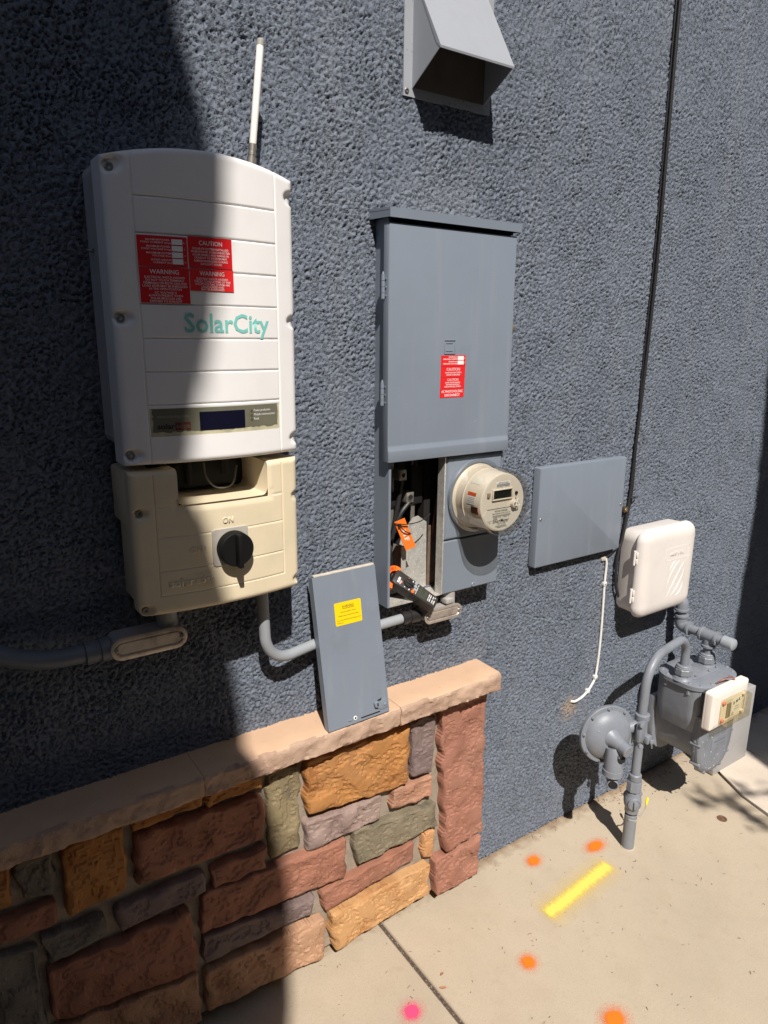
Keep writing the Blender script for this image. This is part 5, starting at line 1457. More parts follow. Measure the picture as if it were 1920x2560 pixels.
tube(bm, [vb + V((0, 0.006, 0.040)), vb + V((0, 0, 0.02)), vb + V((0, 0, -0.026)), vb + V((0, 0, -0.0265)), vb + V((0, 0, -0.044)), vb + V((0, 0, -0.0445))], [0.0190, 0.0245, 0.0260, 0.0285, 0.0290, 0.0240], 20)
vbo = ob('vent_body', bm, GASP, rg)
bm = nb(); lathe(bm, [(0.0155, 0.0), (0.0155, 0.0285), (0.0145, 0.0288), (0, 0.0288)], vb + V((0.004, 0.002, 0.008)), (-0.05, -0.90, 0.42), 20)
o_ = ob('vent_opening', bm, MATTEB, vbo); 
bm = nb(); cyl(bm, vb + V((0, 0, -0.044)), vb + V((0, 0, -0.060)), 0.0120, seg=16)
lathe(bm, [(0.0165, -0.026), (0.0165, 0.020), (0.0150, 0.0215), (0.0135, 0.0215), (0.0130, 0.006)], vb + V((0.004, 0, -0.0700)), (-0.75, -0.66, 0.0), 24)
el = ob('vent_elbow', bm, GASP, rg)
bm = nb(); lathe(bm, [(0.0132, 0.0), (0.0132, 0.0195), (0, 0.0197)], vb + V((0.004, 0, -0.0700)), (-0.75, -0.66, 0.0), 20); ob('vent_mouth', bm, MATTEB, el)
bm = nb()
cyl(bm, rc_ + V((0.045, -0.015, 0.010)), V((rx, ry, 0.424)), 0.0170, 0.0185, seg=20)
lathe(bm, [(0.0170, 0.372), (0.0225, 0.378), (0.0235, 0.392), (0.0200, 0.405), (0.0190, 0.430), (0.0195, 0.441)], (rx, ry, 0), (0, 0, 1), 24)
ob('neck', bm, GASP, rg)
bm = nb(); box(bm, (rx - 0.040, ry - 0.026, 0.385), (rx - 0.010, ry - 0.010, 0.450), 0.006); box(bm, (rx - 0.012, ry - 0.036, 0.376), (rx + 0.012, ry - 0.018, 0.402), 0.005)
ob('union_bracket', bm, GASP, rg)
for p_ in ((rx - 0.034, ry - 0.028, 0.378), (rx + 0.004, ry - 0.037, 0.386), (rx - 0.036, ry - 0.026, 0.446)):
    bm = nb(); lathe(bm, [(0.0075, -0.004), (0.0075, 0.006), (0.006, 0.0075), (0, 0.0078)], p_, (-0.5, -0.85, 0.1), 8); ob('bolt', bm, GASP, rg)
bm = nb(); tube(bm, [V((rx + 0.012, ry - 0.025, 0.386)), V((rx + 0.016, ry - 0.03, 0.372)), V((rx + 0.022, ry - 0.03, 0.352))], [0.004, 0.0035, 0.002], 8); ob('lever', bm, GASP, rg)

# gas meter
gm = thing('gas_meter', 'grey painted gas meter with a white index cover near the wall corner', 'gas meter', (2.02, -0.16, 0.16))
GX = 2.0230
def ushape(hw_, zt, zb_, n=20, pw=2.6):
    out = [(GX + hw_, zt)]
    zc = zt - (zt - zb_) * 0.36
    for k_ in range(n + 1):
        a_ = math.pi * k_ / n
        c_, s_ = math.cos(a_), math.sin(a_)
        out.append((GX + hw_ * math.copysign(abs(c_) ** (2 / pw), c_), zc - (zc - zb_) * abs(s_) ** (2 / pw)))
    out.append((GX - hw_, zt))
    return out
def loftU(bm, lay):
    rings(bm, [[V((x, y, z)) for x, z in ushape(h, zt, zb_)] for y, h, zt, zb_ in lay])
bm = nb()
loftU(bm, [(-0.080, 0.0830, 0.400, 0.188), (-0.095, 0.0790, 0.400, 0.196), (-0.215, 0.0790, 0.400, 0.196), (-0.232, 0.0840, 0.400, 0.186)])
ob('drum', bm, GASP, gm)
bm = nb()
loftU(bm, [(-0.052, 0.060, 0.350, 0.200), (-0.056, 0.080, 0.368, 0.180), (-0.062, 0.0930, 0.380, 0.168), (-0.080, 0.0945, 0.382, 0.166), (-0.084, 0.0925, 0.380, 0.168)])
ob('back_pan', bm, GASP, gm)
bm = nb()
loftU(bm, [(-0.228, 0.0930, 0.380, 0.167), (-0.232, 0.0955, 0.383, 0.164), (-0.240, 0.0955, 0.383, 0.164), (-0.2405, 0.0945, 0.382, 0.165), (-0.243, 0.0945, 0.382, 0.165), (-0.2435, 0.0955, 0.383, 0.164), (-0.250, 0.0950, 0.382, 0.165), (-0.256, 0.0890, 0.376, 0.171), (-0.2590, 0.0800, 0.366, 0.181), (-0.2590, 0.060, 0.35, 0.20)])
fp = ob('front_pan', bm, GASC, gm)
for px_, pz_ in ((-0.087, 0.350), (-0.090, 0.285), (-0.080, 0.212), (-0.045, 0.175), (0.0, 0.170), (0.045, 0.175), (0.080, 0.212), (0.090, 0.285), (0.087, 0.350)):
    bm = nb(); lathe(bm, [(0.0062, -0.030), (0.0062, 0.002), (0.005, 0.004), (0, 0.0045)], (GX + px_, -0.2525, pz_), (0, -1, 0), 8); ob('bolt', bm, GASP, fp)
bm = nb(); pillow(bm, GX + 0.010, 0.272, 0.085, 0.040, 0.003, [(0, -0.2585), (0, -0.2602), (0.0015, -0.2606)]); npl = ob('rating_plate', bm, GASP, fp)
text('AMERICAN METER', GASP, npl, 0.060, 0.0080, (GX + 0.010, -0.2606, 0.2770), ext=0.0006, off=0.0, bold=0.02, name='embossed_lettering')
text('AC-250', GASP, npl, 0.034, 0.0080, (GX + 0.010, -0.2606, 0.2640), ext=0.0006, off=0.0, bold=0.02, name='embossed_lettering')
# head
def plan(cx_, cy_, wx, wy, r, z):
    return [V((x, y, z)) for x, y in rrect(cx_, cy_, wx, wy, r, 8)]
HY = -0.163
bm = nb()
rings(bm, [plan(GX, HY, 0.186, 0.150, 0.030, 0.318), plan(GX, HY, 0.204, 0.164, 0.040, 0.352), plan(GX, HY, 0.214, 0.172, 0.046, 0.380), plan(GX, HY, 0.217, 0.174, 0.050, 0.470)])
ob('head', bm, GASP, gm)
bm = nb()
rings(bm, [plan(GX, HY, 0.216, 0.172, 0.052, 0.4700), plan(GX, HY, 0.234, 0.186, 0.064, 0.4705), plan(GX, HY, 0.234, 0.186, 0.064, 0.4765), plan(GX, HY, 0.231, 0.183, 0.063, 0.4770), plan(GX, HY, 0.234, 0.186, 0.064, 0.4775), plan(GX, HY, 0.234, 0.186, 0.064, 0.4830), plan(GX, HY, 0.224, 0.176, 0.060, 0.4860), plan(GX, HY, 0.190, 0.130, 0.06, 0.4875)])
tpp = ob('top_plate', bm, GASP, gm)
bm = nb(); rings(bm, [plan(GX - 0.004, HY - 0.004, 0.150, 0.070, 0.012, 0.4850), plan(GX - 0.004, HY - 0.004, 0.150, 0.070, 0.012, 0.4905), plan(GX - 0.004, HY - 0.004, 0.146, 0.066, 0.010, 0.4915)])
ob('valve_cover', bm, GASP, tpp)
for q in range(12):
    a_ = R(30 * q + 15)
    bx_, by_ = GX + 0.1060 * math.copysign(abs(math.cos(a_)) ** 0.55, math.cos(a_)), HY + 0.0830 * math.copysign(abs(math.sin(a_)) ** 0.55, math.sin(a_))
    bm = nb(); lathe(bm, [(0.0085, -0.034), (0.0080, -0.004), (0.0060, -0.003), (0.0060, 0.004), (0.0045, 0.0055), (0, 0.006)], (bx_, by_, 0.4830), (0, 0, 1), 10); ob('bolt', bm, GASP, tpp)
for bx_, by_ in ((GX - 0.055, HY - 0.030), (GX + 0.015, HY - 0.032), (GX + 0.060, HY - 0.030), (GX - 0.02, HY + 0.026)):
    bm = nb(); lathe(bm, [(0.0052, 0), (0.0052, 0.004), (0.004, 0.005), (0, 0.0052)], (bx_, by_, 0.4910), (0, 0, 1), 8); ob('bolt', bm, GASP, tpp)
for nx_, ny_ in ((1.937, -0.166), (2.080, -0.156)):
    bm = nb()
    lathe(bm, [(0.034, 0.484), (0.030, 0.489), (0.0275, 0.494), (0.0240, 0.4945), (0.0240, 0.499)], (nx_, ny_, 0), (0, 0, 1), 28)
    lathe(bm, [(0.0250, 0.499), (0.0275, 0.501), (0.0275, 0.518), (0.0255, 0.5205)], (nx_, ny_, 0), (0, 0, 1), 8, phase=0.35)
    lathe(bm, [(0.0250, 0.5205), (0.0250, 0.524), (0.0225, 0.5255), (0.0225, 0.529), (0.0205, 0.531), (0.0140, 0.5315)], (nx_, ny_, 0), (0, 0, 1), 28)
    ob('swivel_nut', bm, GASP, gm)
# index cover
IDX = 2.0050
bm = nb(); pillow(bm, IDX, 0.4270, 0.1560, 0.100, 0.01, [(0, -0.245), (0, -0.266)]); ob('index_base', bm, mat('index_base', (0.055, 0.05, 0.05), 0.6), gm)
bm = nb(); pillow(bm, IDX, 0.4270, 0.2020, 0.1280, 0.009, [(0.001, -0.2640), (0.0, -0.2655), (0.0, -0.2695), (0.001, -0.2700), (0.001, -0.2712), (0, -0.2718), (0.0, -0.2850), (0.002, -0.2890), (0.010, -0.2925), (0.020, -0.2935)], 5)
ic = ob('index_cover', bm, mat('index_white', (0.74, 0.66, 0.60), 0.5, var=0.06, vscale=20), gm)
LX0, LX1, LZ0, LZ1 = 1.947, 2.080, 0.3790, 0.4600
bm = nb(); pillow(bm, (LX0 + LX1) / 2, (LZ0 + LZ1) / 2, LX1 - LX0 - 0.004, LZ1 - LZ0 - 0.004, 0.004, [(0, -0.2932), (0, -0.2945)]); ob('index_dial', bm, mat('index_dial', (0.66, 0.58, 0.42), 0.6, var=0.1, vscale=40), ic)
bm = nb(); box(bm, (2.012, -0.2955, 0.390), (2.066, -0.2944, 0.446)); pc = ob('index_card', bm, mat('index_card', (0.74, 0.70, 0.58), 0.6), ic)
for x_, z_, s_ in ((2.022, 0.430, 'D'), (2.037, 0.433, 'M'), (2.050, 0.436, 'A'), (2.020, 0.394, 'C')):
    text(s_, INKB, pc, None, 0.0125, (x_, -0.2955, z_ - 0.004), off=0.0003, bold=0.05)
text('2 000', INKB, pc, 0.022, 0.006, (2.039, -0.2955, 0.414), off=0.0003); text('1009 40', INKB, pc, 0.026, 0.005, (2.039, -0.2955, 0.405), off=0.0003)
bm = nb(); box(bm, (1.982, -0.2990, 0.392), (2.000, -0.2944, 0.440)); ob('battery', bm, mat('battery_grey', (0.22, 0.19, 0.13), 0.5), ic)
bm = nb(); pillow(bm, (LX0 + LX1) / 2, (LZ0 + LZ1) / 2, LX1 - LX0, LZ1 - LZ0, 0.006, [(0, -0.2935), (0, -0.3160), (0.0015, -0.3190), (0.004, -0.3200)], 4); ob('index_lens', bm, CLEARY, ic)
for x_, z_ in ((1.9590, 0.4490), (1.9590, 0.3890), (2.0690, 0.4500), (2.0690, 0.3910)):
    bm = nb(); cyl(bm, (x_, -0.2945, z_), (x_, -0.3020, z_), 0.0065, 0.0060, seg=16, ch=0.001); ob('lens_plug', bm, PLUGS if x_ < 2 else MATS['index_dial'], ic)
bm = nb(); tube(bm, spline([(1.985, -0.250, 0.487), (2.0, -0.262, 0.502), (2.03, -0.27, 0.506), (2.05, -0.272, 0.494)], 6), 0.0028, 8); ob('seal_wire', bm, mat('copper_wire', (0.42, 0.20, 0.13), 0.4, 0.7), gm)

# house line
hl_ = thing('gas_house_line', 'grey gas pipe with tee and capped stub between white box and gas meter', 'gas pipe', (2.08, -0.15, 0.53))
bm = nb(); tube(bm, fillet([(2.072, 0.03, 0.682), (2.075, -0.050, 0.682), (2.080, -0.050, 0.590), (2.080, -0.235, 0.590)], 0.026, 8), 0.0155, 20); ob('pipe', bm, GASP, hl_)
bm = nb()
tube(bm, fillet([(2.074, -0.022, 0.682), (2.075, -0.050, 0.682), (2.077, -0.050, 0.648)], 0.026, 8), 0.0205, 20)
lathe(bm, [(0.0205, 0), (0.0235, 0.001), (0.0235, 0.008), (0.0205, 0.009)], (2.077, -0.050, 0.653), (0, 0, -1), 24)
ob('upper_elbow', bm, GASP, hl_)
bm = nb()
tube(bm, fillet([(2.079, -0.050, 0.628), (2.080, -0.050, 0.590), (2.080, -0.086, 0.590)], 0.026, 8), 0.0205, 20)
lathe(bm, [(0.0205, 0), (0.0235, 0.001), (0.0235, 0.008), (0.0205, 0.009)], (2.080, -0.078, 0.590), (0, -1, 0), 24)
lathe(bm, [(0.0205, 0), (0.0235, 0.001), (0.0235, 0.008), (0.0205, 0.009)], (2.079, -0.050, 0.622), (0, 0, 1), 24)
ob('lower_elbow', bm, GASP, hl_)
bm = nb()
lathe(bm, [(0.0205, 0), (0.0232, 0.001), (0.0232, 0.008), (0.0205, 0.010), (0.0205, 0.052), (0.0232, 0.054), (0.0232, 0.061), (0.0205, 0.062)], (2.080, -0.125, 0.590), (0, -1, 0), 24)
lathe(bm, [(0.0195, 0), (0.0200, 0.018), (0.0228, 0.020), (0.0228, 0.027), (0.0195, 0.028)], (2.080, -0.156, 0.580), (0, 0, -1), 24)
ob('tee', bm, GASP, hl_)
bm = nb(); cyl(bm, (2.080, -0.156, 0.560), (2.080, -0.156, 0.528), 0.0140, seg=20); ob('nipple', bm, GASP, hl_)
bm = nb(); lathe(bm, [(0.0185, 0), (0.0200, 0.002), (0.0200, 0.030), (0.0188, 0.036), (0.0140, 0.0395), (0, 0.041)], (2.080, -0.203, 0.590), (0, -1, 0), 24); ob('end_cap', bm, mat('cap_grey', (0.30, 0.32, 0.35), 0.35, var=0.1, vscale=30), hl_)

# ---- pale board standing behind the gas meter
bm = nb(); box(bm, (2.236, -0.150, 0.004), (2.452, -0.122, 0.300), 0.002)
bo = ob('base_board', bm, mat('board_paint', (0.36, 0.35, 0.345), 0.6, var=0.08, vscale=10, bump=0.1, bscale=200, speck=((0.2, 0.17, 0.15), 60, 0.77)))
tag(bo, 'pale grey board standing on the white blocks behind the gas meter', 'board')

# ================================================================ MARKS AND LITTER ON THE CONCRETE
def spray_mat(name, col, core, halo):
    m = bpy.data.materials.new(name); m.use_nodes = True
    N, L = m.node_tree.nodes, m.node_tree.links
    b = N['Principled BSDF']; b.inputs['Roughness'].default_value = 0.7; b.inputs['Base Color'].default_value = (*col, 1)
    o = N['Material Output']
    tc = N.new('ShaderNodeTexCoord')
    ln = N.new('ShaderNodeVectorMath'); ln.operation = 'LENGTH'; L.new(tc.outputs['Object'], ln.inputs[0])
    n = N.new('ShaderNodeTexNoise'); n.inputs['Scale'].default_value = 2.6; n.inputs['Detail'].default_value = 3; L.new(tc.outputs['Object'], n.inputs['Vector'])
    ad = N.new('ShaderNodeMath'); ad.operation = 'MULTIPLY_ADD'; ad.inputs[1].default_value = 0.35; L.new(n.outputs['Fac'], ad.inputs[0]); L.new(ln.outputs['Value'], ad.inputs[2])
    rp = N.new('ShaderNodeValToRGB')
    e = rp.color_ramp.elements
    e[0].position = core; e[0].color = (1, 1, 1, 1)
    e[1].position = 1.10; e[1].color = (0, 0, 0, 1)
    k = e.new(core + 0.10); k.color = (halo, halo, halo, 1)
    k = e.new(core + 0.30); k.color = (halo * 0.35, halo * 0.35, halo * 0.35, 1)
    L.new(ad.outputs[0], rp.inputs['Fac'])
    n2 = N.new('ShaderNodeTexNoise'); n2.inputs['Scale'].default_value = 22; n2.inputs['Detail'].default_value = 2; L.new(tc.outputs['Object'], n2.inputs['Vector'])
    mr = N.new('ShaderNodeMapRange'); mr.inputs['From Min'].default_value = 0.25; mr.inputs['From Max'].default_value = 0.6; mr.inputs['To Min'].default_value = 0.45; L.new(n2.outputs['Fac'], mr.inputs['Value'])
    th = N.new('ShaderNodeMapRange'); th.inputs['From Min'].default_value = 0.30; th.inputs['From Max'].default_value = 0.70; th.inputs['To Min'].default_value = 0.0; th.inputs['To Max'].default_value = 0.75
    L.new(n2.outputs['Fac'], th.inputs['Value'])
    df = N.new('ShaderNodeMath'); df.operation = 'SUBTRACT'; L.new(rp.outputs['Color'], df.inputs[0]); L.new(th.outputs['Result'], df.inputs[1])
    mu = N.new('ShaderNodeMapRange'); mu.inputs['From Min'].default_value = -0.34; mu.inputs['From Max'].default_value = 0.42; L.new(df.outputs[0], mu.inputs['Value'])
    tr = N.new('ShaderNodeBsdfTransparent'); mx = N.new('ShaderNodeMixShader')
    L.new(mu.outputs[0], mx.inputs[0]); L.new(tr.outputs[0], mx.inputs[1]); L.new(b.outputs[0], mx.inputs[2]); L.new(mx.outputs[0], o.inputs['Surface'])
    return m
SPO = spray_mat('orange_spray', (0.92, 0.17, 0.004), 0.52, 0.42)
SPP = spray_mat('pink_spray', (0.88, 0.06, 0.17), 0.52, 0.42)
def spot(x, y, r, ry_, m, label):
    bm = nb()
    vs = [bm.verts.new((math.cos(2 * math.pi * k / 28) * 0.98, math.sin(2 * math.pi * k / 28) * 0.98, 0)) for k in range(28)]
    bm.faces.new(vs)
    o = ob('paint_mark', bm, m)
    o.location = (x, y, 0.0035); o.scale = (r, ry_, 1); o.rotation_euler.z = random.uniform(0, 0.5)
    return tag(o, label, 'paint mark', 'spray paint spots on the concrete')
spot(1.3857, -0.0917, 0.044, 0.032, SPO, 'orange paint spot on the concrete next to the blue wall')
spot(1.5922, -0.1532, 0.062, 0.034, SPO, 'orange paint spot left of the gas riser foot')
spot(1.1162, -0.3357, 0.038, 0.034, SPO, 'orange paint spot in the open concrete right of the joint')
spot(1.172, -0.556, 0.055, 0.042, SPO, 'orange paint spot nearest the camera on the concrete')
spot(0.7915, -0.2803, 0.040, 0.036, SPP, 'pink paint spot on the concrete left of the joint')
# yellow stripe
ym = spray_mat('yellow_spray', (0.82, 0.60, 0.11), 0.32, 0.60)
N, L = ym.node_tree.nodes, ym.node_tree.links
tc = [n for n in N if n.type == 'TEX_COORD'][0]; ln = [n for n in N if n.type == 'VECT_MATH'][0]
sx_ = N.new('ShaderNodeSeparateXYZ'); L.new(tc.outputs['Object'], sx_.inputs[0])
ab = N.new('ShaderNodeMath'); ab.operation = 'ABSOLUTE'; L.new(sx_.outputs['X'], ab.inputs[0])
sb_ = N.new('ShaderNodeMath'); sb_.operation = 'SUBTRACT'; sb_.inputs[1].default_value = 5.0; L.new(ab.outputs[0], sb_.inputs[0])
mx_ = N.new('ShaderNodeMath'); mx_.operation = 'MAXIMUM'; mx_.inputs[1].default_value = 0.0; L.new(sb_.outputs[0], mx_.inputs[0])
cb = N.new('ShaderNodeCombineXYZ'); L.new(mx_.outputs[0], cb.inputs[0]); L.new(sx_.outputs['Y'], cb.inputs[1])
L.new(cb.outputs[0], ln.inputs[0])
A_, B_ = V((1.279, -0.2558, 0)), V((1.5502, -0.2293, 0))
bm = nb()
vs = [bm.verts.new((5 + math.cos(R(a_)) * 1.0, math.sin(R(a_)), 0)) for a_ in range(-90, 91, 15)] + [bm.verts.new((-5 + math.cos(R(a_)) * 1.0, math.sin(R(a_)), 0)) for a_ in range(90, 271, 15)]
bm.faces.new(vs)
yo = ob('paint_mark', bm, ym)
yo.location = ((A_.x + B_.x) / 2, (A_.y + B_.y) / 2, 0.0030)
sc_ = (B_ - A_).length / 2 / 5.0
yo.scale = (sc_ * 1.02, sc_ * 2.2, 1)
yo.rotation_euler.z = math.atan2(B_.y - A_.y, B_.x - A_.x)
tag(yo, 'yellow paint stripe on the concrete', 'paint mark')

# plug in the concrete
bm = nb(); lathe(bm, [(0.016, -0.004), (0.0155, 0.002), (0.011, 0.0022), (0.010, 0.0004), (0.006, 0.0004), (0.005, 0.002), (0, 0.0022)], (2.0474, -0.2981, 0), (0, 0, 1), 24)
tag(ob('ground_plug', bm, RUSTY), 'small round rusty plug set in the concrete right of the gas riser', 'plug')
# dry leaves
lm_ = mat('dry_leaf', (0.34, 0.15, 0.065), 0.8, var=0.3, vscale=80)
def leaf(x, y, s, rz, label):
    bm = nb()
    pr = [(0, -1), (0.35, -0.55), (0.45, 0), (0.3, 0.6), (0, 1.1)]
    mid = [bm.verts.new((0, p[1] * s, 0.004 + 0.12 * s * (p[1] ** 2))) for p in pr]
    for sg in (-1, 1):
        ed = [bm.verts.new((sg * max(p[0], 0.02) * s, p[1] * s * 0.97, 0.005 + 0.30 * s * abs(p[0]) + 0.12 * s * p[1] ** 2)) for p in pr]
        for i in range(4):
            bm.faces.new((mid[i], mid[i + 1], ed[i + 1], ed[i]))
    o = ob('dry_leaf', bm, lm_); o.location = (x, y, -0.0005); o.rotation_euler.z = rz
    return tag(o, label, 'leaf', 'dry leaves on the concrete')
leaf(0.8905, -0.2735, 0.0085, 1.1, 'curled reddish dry leaf beside the concrete joint')
leaf(0.9120, -0.2420, 0.0060, 2.0, 'tiny brown dry leaf near the upper end of the concrete joint')
# twigs and needles: nobody could count them
bm = nb()
rl = random.Random(21)
for i in range(230):
    if i < 150:
        x, y = rl.uniform(0.55, 2.15), rl.uniform(-0.75, -0.03)
    elif i < 190:
        x, y = rl.uniform(1.75, 2.35), rl.uniform(-0.14, -0.01)
    else:
        x, y = rl.uniform(1.2, 2.2), -abs(rl.gauss(0.012, 0.012)) - 0.004
    a_ = rl.uniform(0, math.pi); l_ = rl.uniform(0.003, 0.011) * (1.3 if i % 9 == 0 else 0.8); b_ = a_ + rl.uniform(-0.6, 0.6)
    z_ = 0.0012
    tube(bm, [V((x, y, z_)), V((x + l_ * math.cos(a_) * 0.5, y + l_ * math.sin(a_) * 0.5, z_ + rl.uniform(0, 0.002))), V((x + l_ * 0.5 * (math.cos(a_) + math.cos(b_)), y + l_ * 0.5 * (math.sin(a_) + math.sin(b_)), z_))], rl.uniform(0.0003, 0.0008), 4)
o = ob('twig_litter', bm, mat('twig', (0.15, 0.09, 0.05), 0.9, var=0.4, vscale=50))
o['kind'] = 'stuff'; o['label'] = 'scattered brown needles and twig bits on the concrete'
bm = nb()
for i in range(90):
    x, y = rl.gauss(2.0, 0.10), -abs(rl.gauss(0.03, 0.03)) - 0.002
    r_ = rl.uniform(0.0015, 0.004); a_ = rl.uniform(0, 6.28)
    vs = [bm.verts.new((x + r_ * k * math.cos(a_ + t_), y + r_ * k * math.sin(a_ + t_), 0.002 + rl.uniform(0, 0.004))) for t_, k in ((0, 1.4), (1.7, 0.5), (3.14, 1.2), (4.5, 0.5))]
    bm.faces.new(vs)
o = ob('leaf_litter', bm, lm_); o['kind'] = 'stuff'; o['label'] = 'brown leaf crumbs along the foot of the wall'

# ================================================================ TREES BEHIND THE VIEWER (they cast the shade)
BARK = mat('bark', (0.10, 0.07, 0.05), 0.9, var=0.3, vscale=20, bump=0.8, bscale=60, bdist=0.01)
FOL = mat('cypress_foliage', (0.045, 0.085, 0.03), 0.7, var=0.35, vscale=4)
FOLD = mat('inner_foliage', (0.02, 0.035, 0.013), 0.9, var=0.4, vscale=12, bump=1.0, bscale=40, bdist=0.03)
def cypress(label, cx_, cy_, rad, h, prof, seed, branches=()):
    t = thing('cypress_tree', label, 'tree', (cx_, cy_, -0.05), 'columnar trees behind the viewer')
    bm = nb(); tube(bm, [V((cx_, cy_, -0.07)), V((cx_ + 0.02, cy_, 0.6)), V((cx_, cy_ + 0.02, h * 0.5)), V((cx_, cy_, h * 0.96))], [0.12, 0.09, 0.05, 0.01], 12); ob('trunk', bm, BARK, t)
    rr = random.Random(seed)
    zs = np.linspace(0.25, h, 90)
    def rad_at(z, a):
        base = float(np.interp(z, [p[0] for p in prof], [p[1] for p in prof]))
        return base * (1 + 0.03 * math.sin(3 * a + z * 2.3) * (abs(math.sin(a * 0.5)) ) )
    bm = nb()
    lp = []
    for z in zs:
        lp.append([V((cx_ + max(0.01, rad_at(z, 2 * math.pi * k / 40) - 0.010) * math.cos(2 * math.pi * k / 40), cy_ + max(0.01, rad_at(z, 2 * math.pi * k / 40) - 0.010) * math.sin(2 * math.pi * k / 40), z)) for k in range(40)])
    rings(bm, lp)
    ob('inner_foliage', bm, FOLD, t)
    bm = nb()
    for i in range(9000):
        z = rr.uniform(0.2, h); a = rr.uniform(0, 2 * math.pi)
        r = rad_at(z, a) + rr.uniform(-0.05, -0.008)
        c = V((cx_ + r * math.cos(a), cy_ + r * math.sin(a), z))
        s = rr.uniform(0.015, 0.035)
        d = V((math.cos(a) * 0.35 + rr.uniform(-0.4, 0.4), math.sin(a) * 0.35 + rr.uniform(-0.4, 0.4), rr.uniform(0.5, 1.4))).normalized()
        sd = d.cross(V((rr.uniform(-1, 1), rr.uniform(-1, 1), rr.uniform(-1, 1)))).normalized() * s * 0.35
        bm.faces.new([bm.verts.new(p) for p in (c - d * s, c + sd, c + d * s * 1.2, c - sd)])
    ob('crown', bm, FOL, t, smooth=False)
    for p0, p1, p2 in branches:
        bm = nb(); sp = spline([p0, p1, p2], 8)
        tube(bm, sp, [0.012 - 0.008 * i / (len(sp) - 1) for i in range(len(sp))], 6)
        for i in range(34):
            c = sp[rr.randrange(6, len(sp))] + V((rr.uniform(-.04, .04), rr.uniform(-.04, .04), rr.uniform(-.05, .05)))
            d = V((rr.uniform(-1, 0.2), rr.uniform(-.5, .5), rr.uniform(-.2, .8))).normalized(); s = rr.uniform(0.03, 0.07)
            sd = d.cross(V((0, 1, 0.2))).normalized() * s * 0.25
            bm.faces.new([bm.verts.new(p) for p in (c - d * s, c + sd, c + d * s, c - sd)])
        ob('branch', bm, FOL, t, smooth=False)
    return t
# left tree: its right-hand outline at z = z_wall + 1.28 * depth throws the edge of the shade
TY = -2.55
edge = [(-0.05, 0.40), (0.035, 0.485), (0.165, 0.53), (0.38, 0.555), (0.52, 0.555), (0.66, 0.50), (0.79, 0.497), (0.88, 0.46), (0.92, 0.482), (0.99, 0.500), (1.065, 0.489), (1.11, 0.459), (1.23, 0.419), (1.34, 0.40), (1.438, 0.436), (1.53, 0.461), (1.59, 0.455), (1.87, 0.497), (1.93, 0.517), (2.08, 0.487), (2.3, 0.45), (2.6, 0.38)]
TX = 0.49 - 0.38 * 2.55 - 0.80
pr_ = [(0.2, 0.55), (0.8, 0.78)] + [(zw + 1.28 * 2.55, (0.495 + 1.6 * (xw - 0.48) - 0.38 * 2.55 - TX) / 1.062) for zw, xw in edge] + [(6.6, 0.45), (7.4, 0.02)]
cypress('dense green columnar tree behind the viewer on the left', TX, TY, 0.8, 7.4, pr_, 4)
TY2 = -2.35
TX2 = 2.585 - 0.38 * 2.35 + 0.78
pr2 = [(0.2, 0.55), (0.8, 0.74), (3.4, 0.78), (4.4, 0.84), (5.0, 0.80), (6.0, 0.6), (7.2, 0.02)]
cypress('dense green columnar tree behind the viewer on the right', TX2, TY2, 0.8, 7.2, pr2, 9,
        [((TX2 - 0.6, TY2, 2.45), (TX2 - 0.95, TY2, 2.62), (TX2 - 1.22, TY2 + 0.05, 2.70)), ((TX2 - 0.6, TY2, 2.25), (TX2 - 0.9, TY2, 2.40), (TX2 - 1.10, TY2 + 0.05, 2.52))])

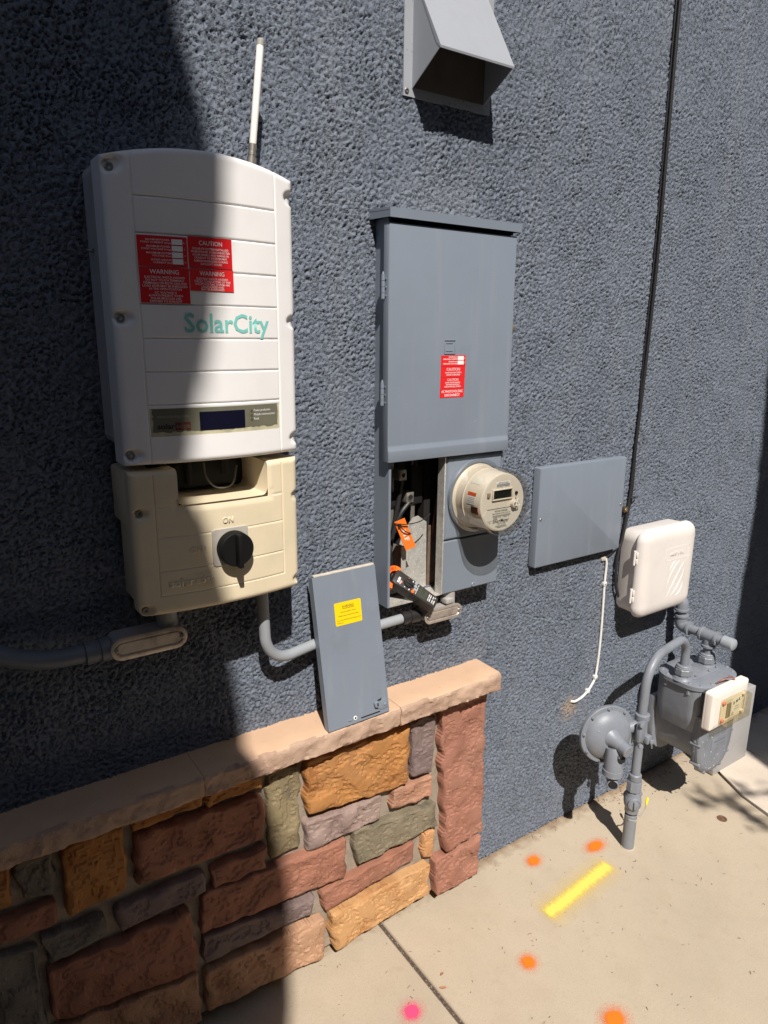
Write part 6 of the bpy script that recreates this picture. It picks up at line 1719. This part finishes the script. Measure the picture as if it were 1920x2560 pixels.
# ================================================================ ADDED HOUSE BEHIND THE VIEWER (unseen; cuts the low sky light)
nh = thing('added_house', 'added grey house behind the viewer, blocking low sky light', 'house', (0.5, -5.6, 0))
NW = mat('added_house_stucco', (0.17, 0.17, 0.17), 0.9, var=0.1, vscale=1.0, bump=0.6, bscale=120, bdist=0.004)
bm = nb(); box(bm, (-9, -11, -0.06), (10, -5.4, 4.6)); ob('wall', bm, NW, nh)
bm = nb(); prism(bm, [(-5.05, 4.52), (-5.05, 4.66), (-8.2, 6.3), (-11.4, 4.66), (-11.4, 4.52)], -9.4, 10.4, XPROF); ob('roof', bm, mat('added_house_roof', (0.10, 0.07, 0.055), 0.9, var=0.2, vscale=6), nh)
for wx_ in (-6.0, -2.4, 2.2, 6.0):
    for wz_ in (0.9, 3.1):
        bm = nb()
        for xa, xb, za, zb_ in ((0, 1.2, 0, 0.07), (0, 1.2, 1.13, 1.2), (0, 0.07, 0.07, 1.13), (1.13, 1.2, 0.07, 1.13), (0.57, 0.63, 0.07, 1.13)):
            box(bm, (wx_ + xa, -5.42, wz_ + za), (wx_ + xb, -5.36, wz_ + zb_))
        wn_ = ob('window', bm, mat('window_frame', (0.6, 0.58, 0.54), 0.5), nh)
        bm = nb(); box(bm, (wx_ + 0.05, -5.41, wz_ + 0.05), (wx_ + 1.15, -5.385, wz_ + 1.15)); ob('pane', bm, mat('window_glass', (0.02, 0.025, 0.03), 0.06), wn_)

# ---- unseen fence added on the left to darken that side
fn = thing('added_fence', 'unseen weathered wooden fence added on the left to darken that side', 'fence', (-1.0, -1.3, 0))
FW = mat('fence_wood', (0.13, 0.11, 0.095), 0.85, var=0.3, vscale=7, bump=0.6, bscale=90, bdist=0.003)
for k_ in range(17):
    y_ = -0.13 - k_ * 0.146
    bm = nb(); box(bm, (-1.012 + 0.002 * (k_ % 3), y_ - 0.140, 0.03), (-0.994 + 0.002 * (k_ % 3), y_, 1.92 + 0.01 * (k_ % 2)), 0.002); ob('board', bm, FW, fn)
for z_ in (0.4, 1.1, 1.7):
    bm = nb(); box(bm, (-1.055, -2.62, z_), (-1.014, -0.10, z_ + 0.09), 0.003); ob('rail', bm, FW, fn)
for y_ in (-0.11, -1.35, -2.6):
    bm = nb(); box(bm, (-1.15, y_ - 0.05, -0.07), (-1.056, y_ + 0.04, 1.95), 0.004); ob('post', bm, FW, fn)
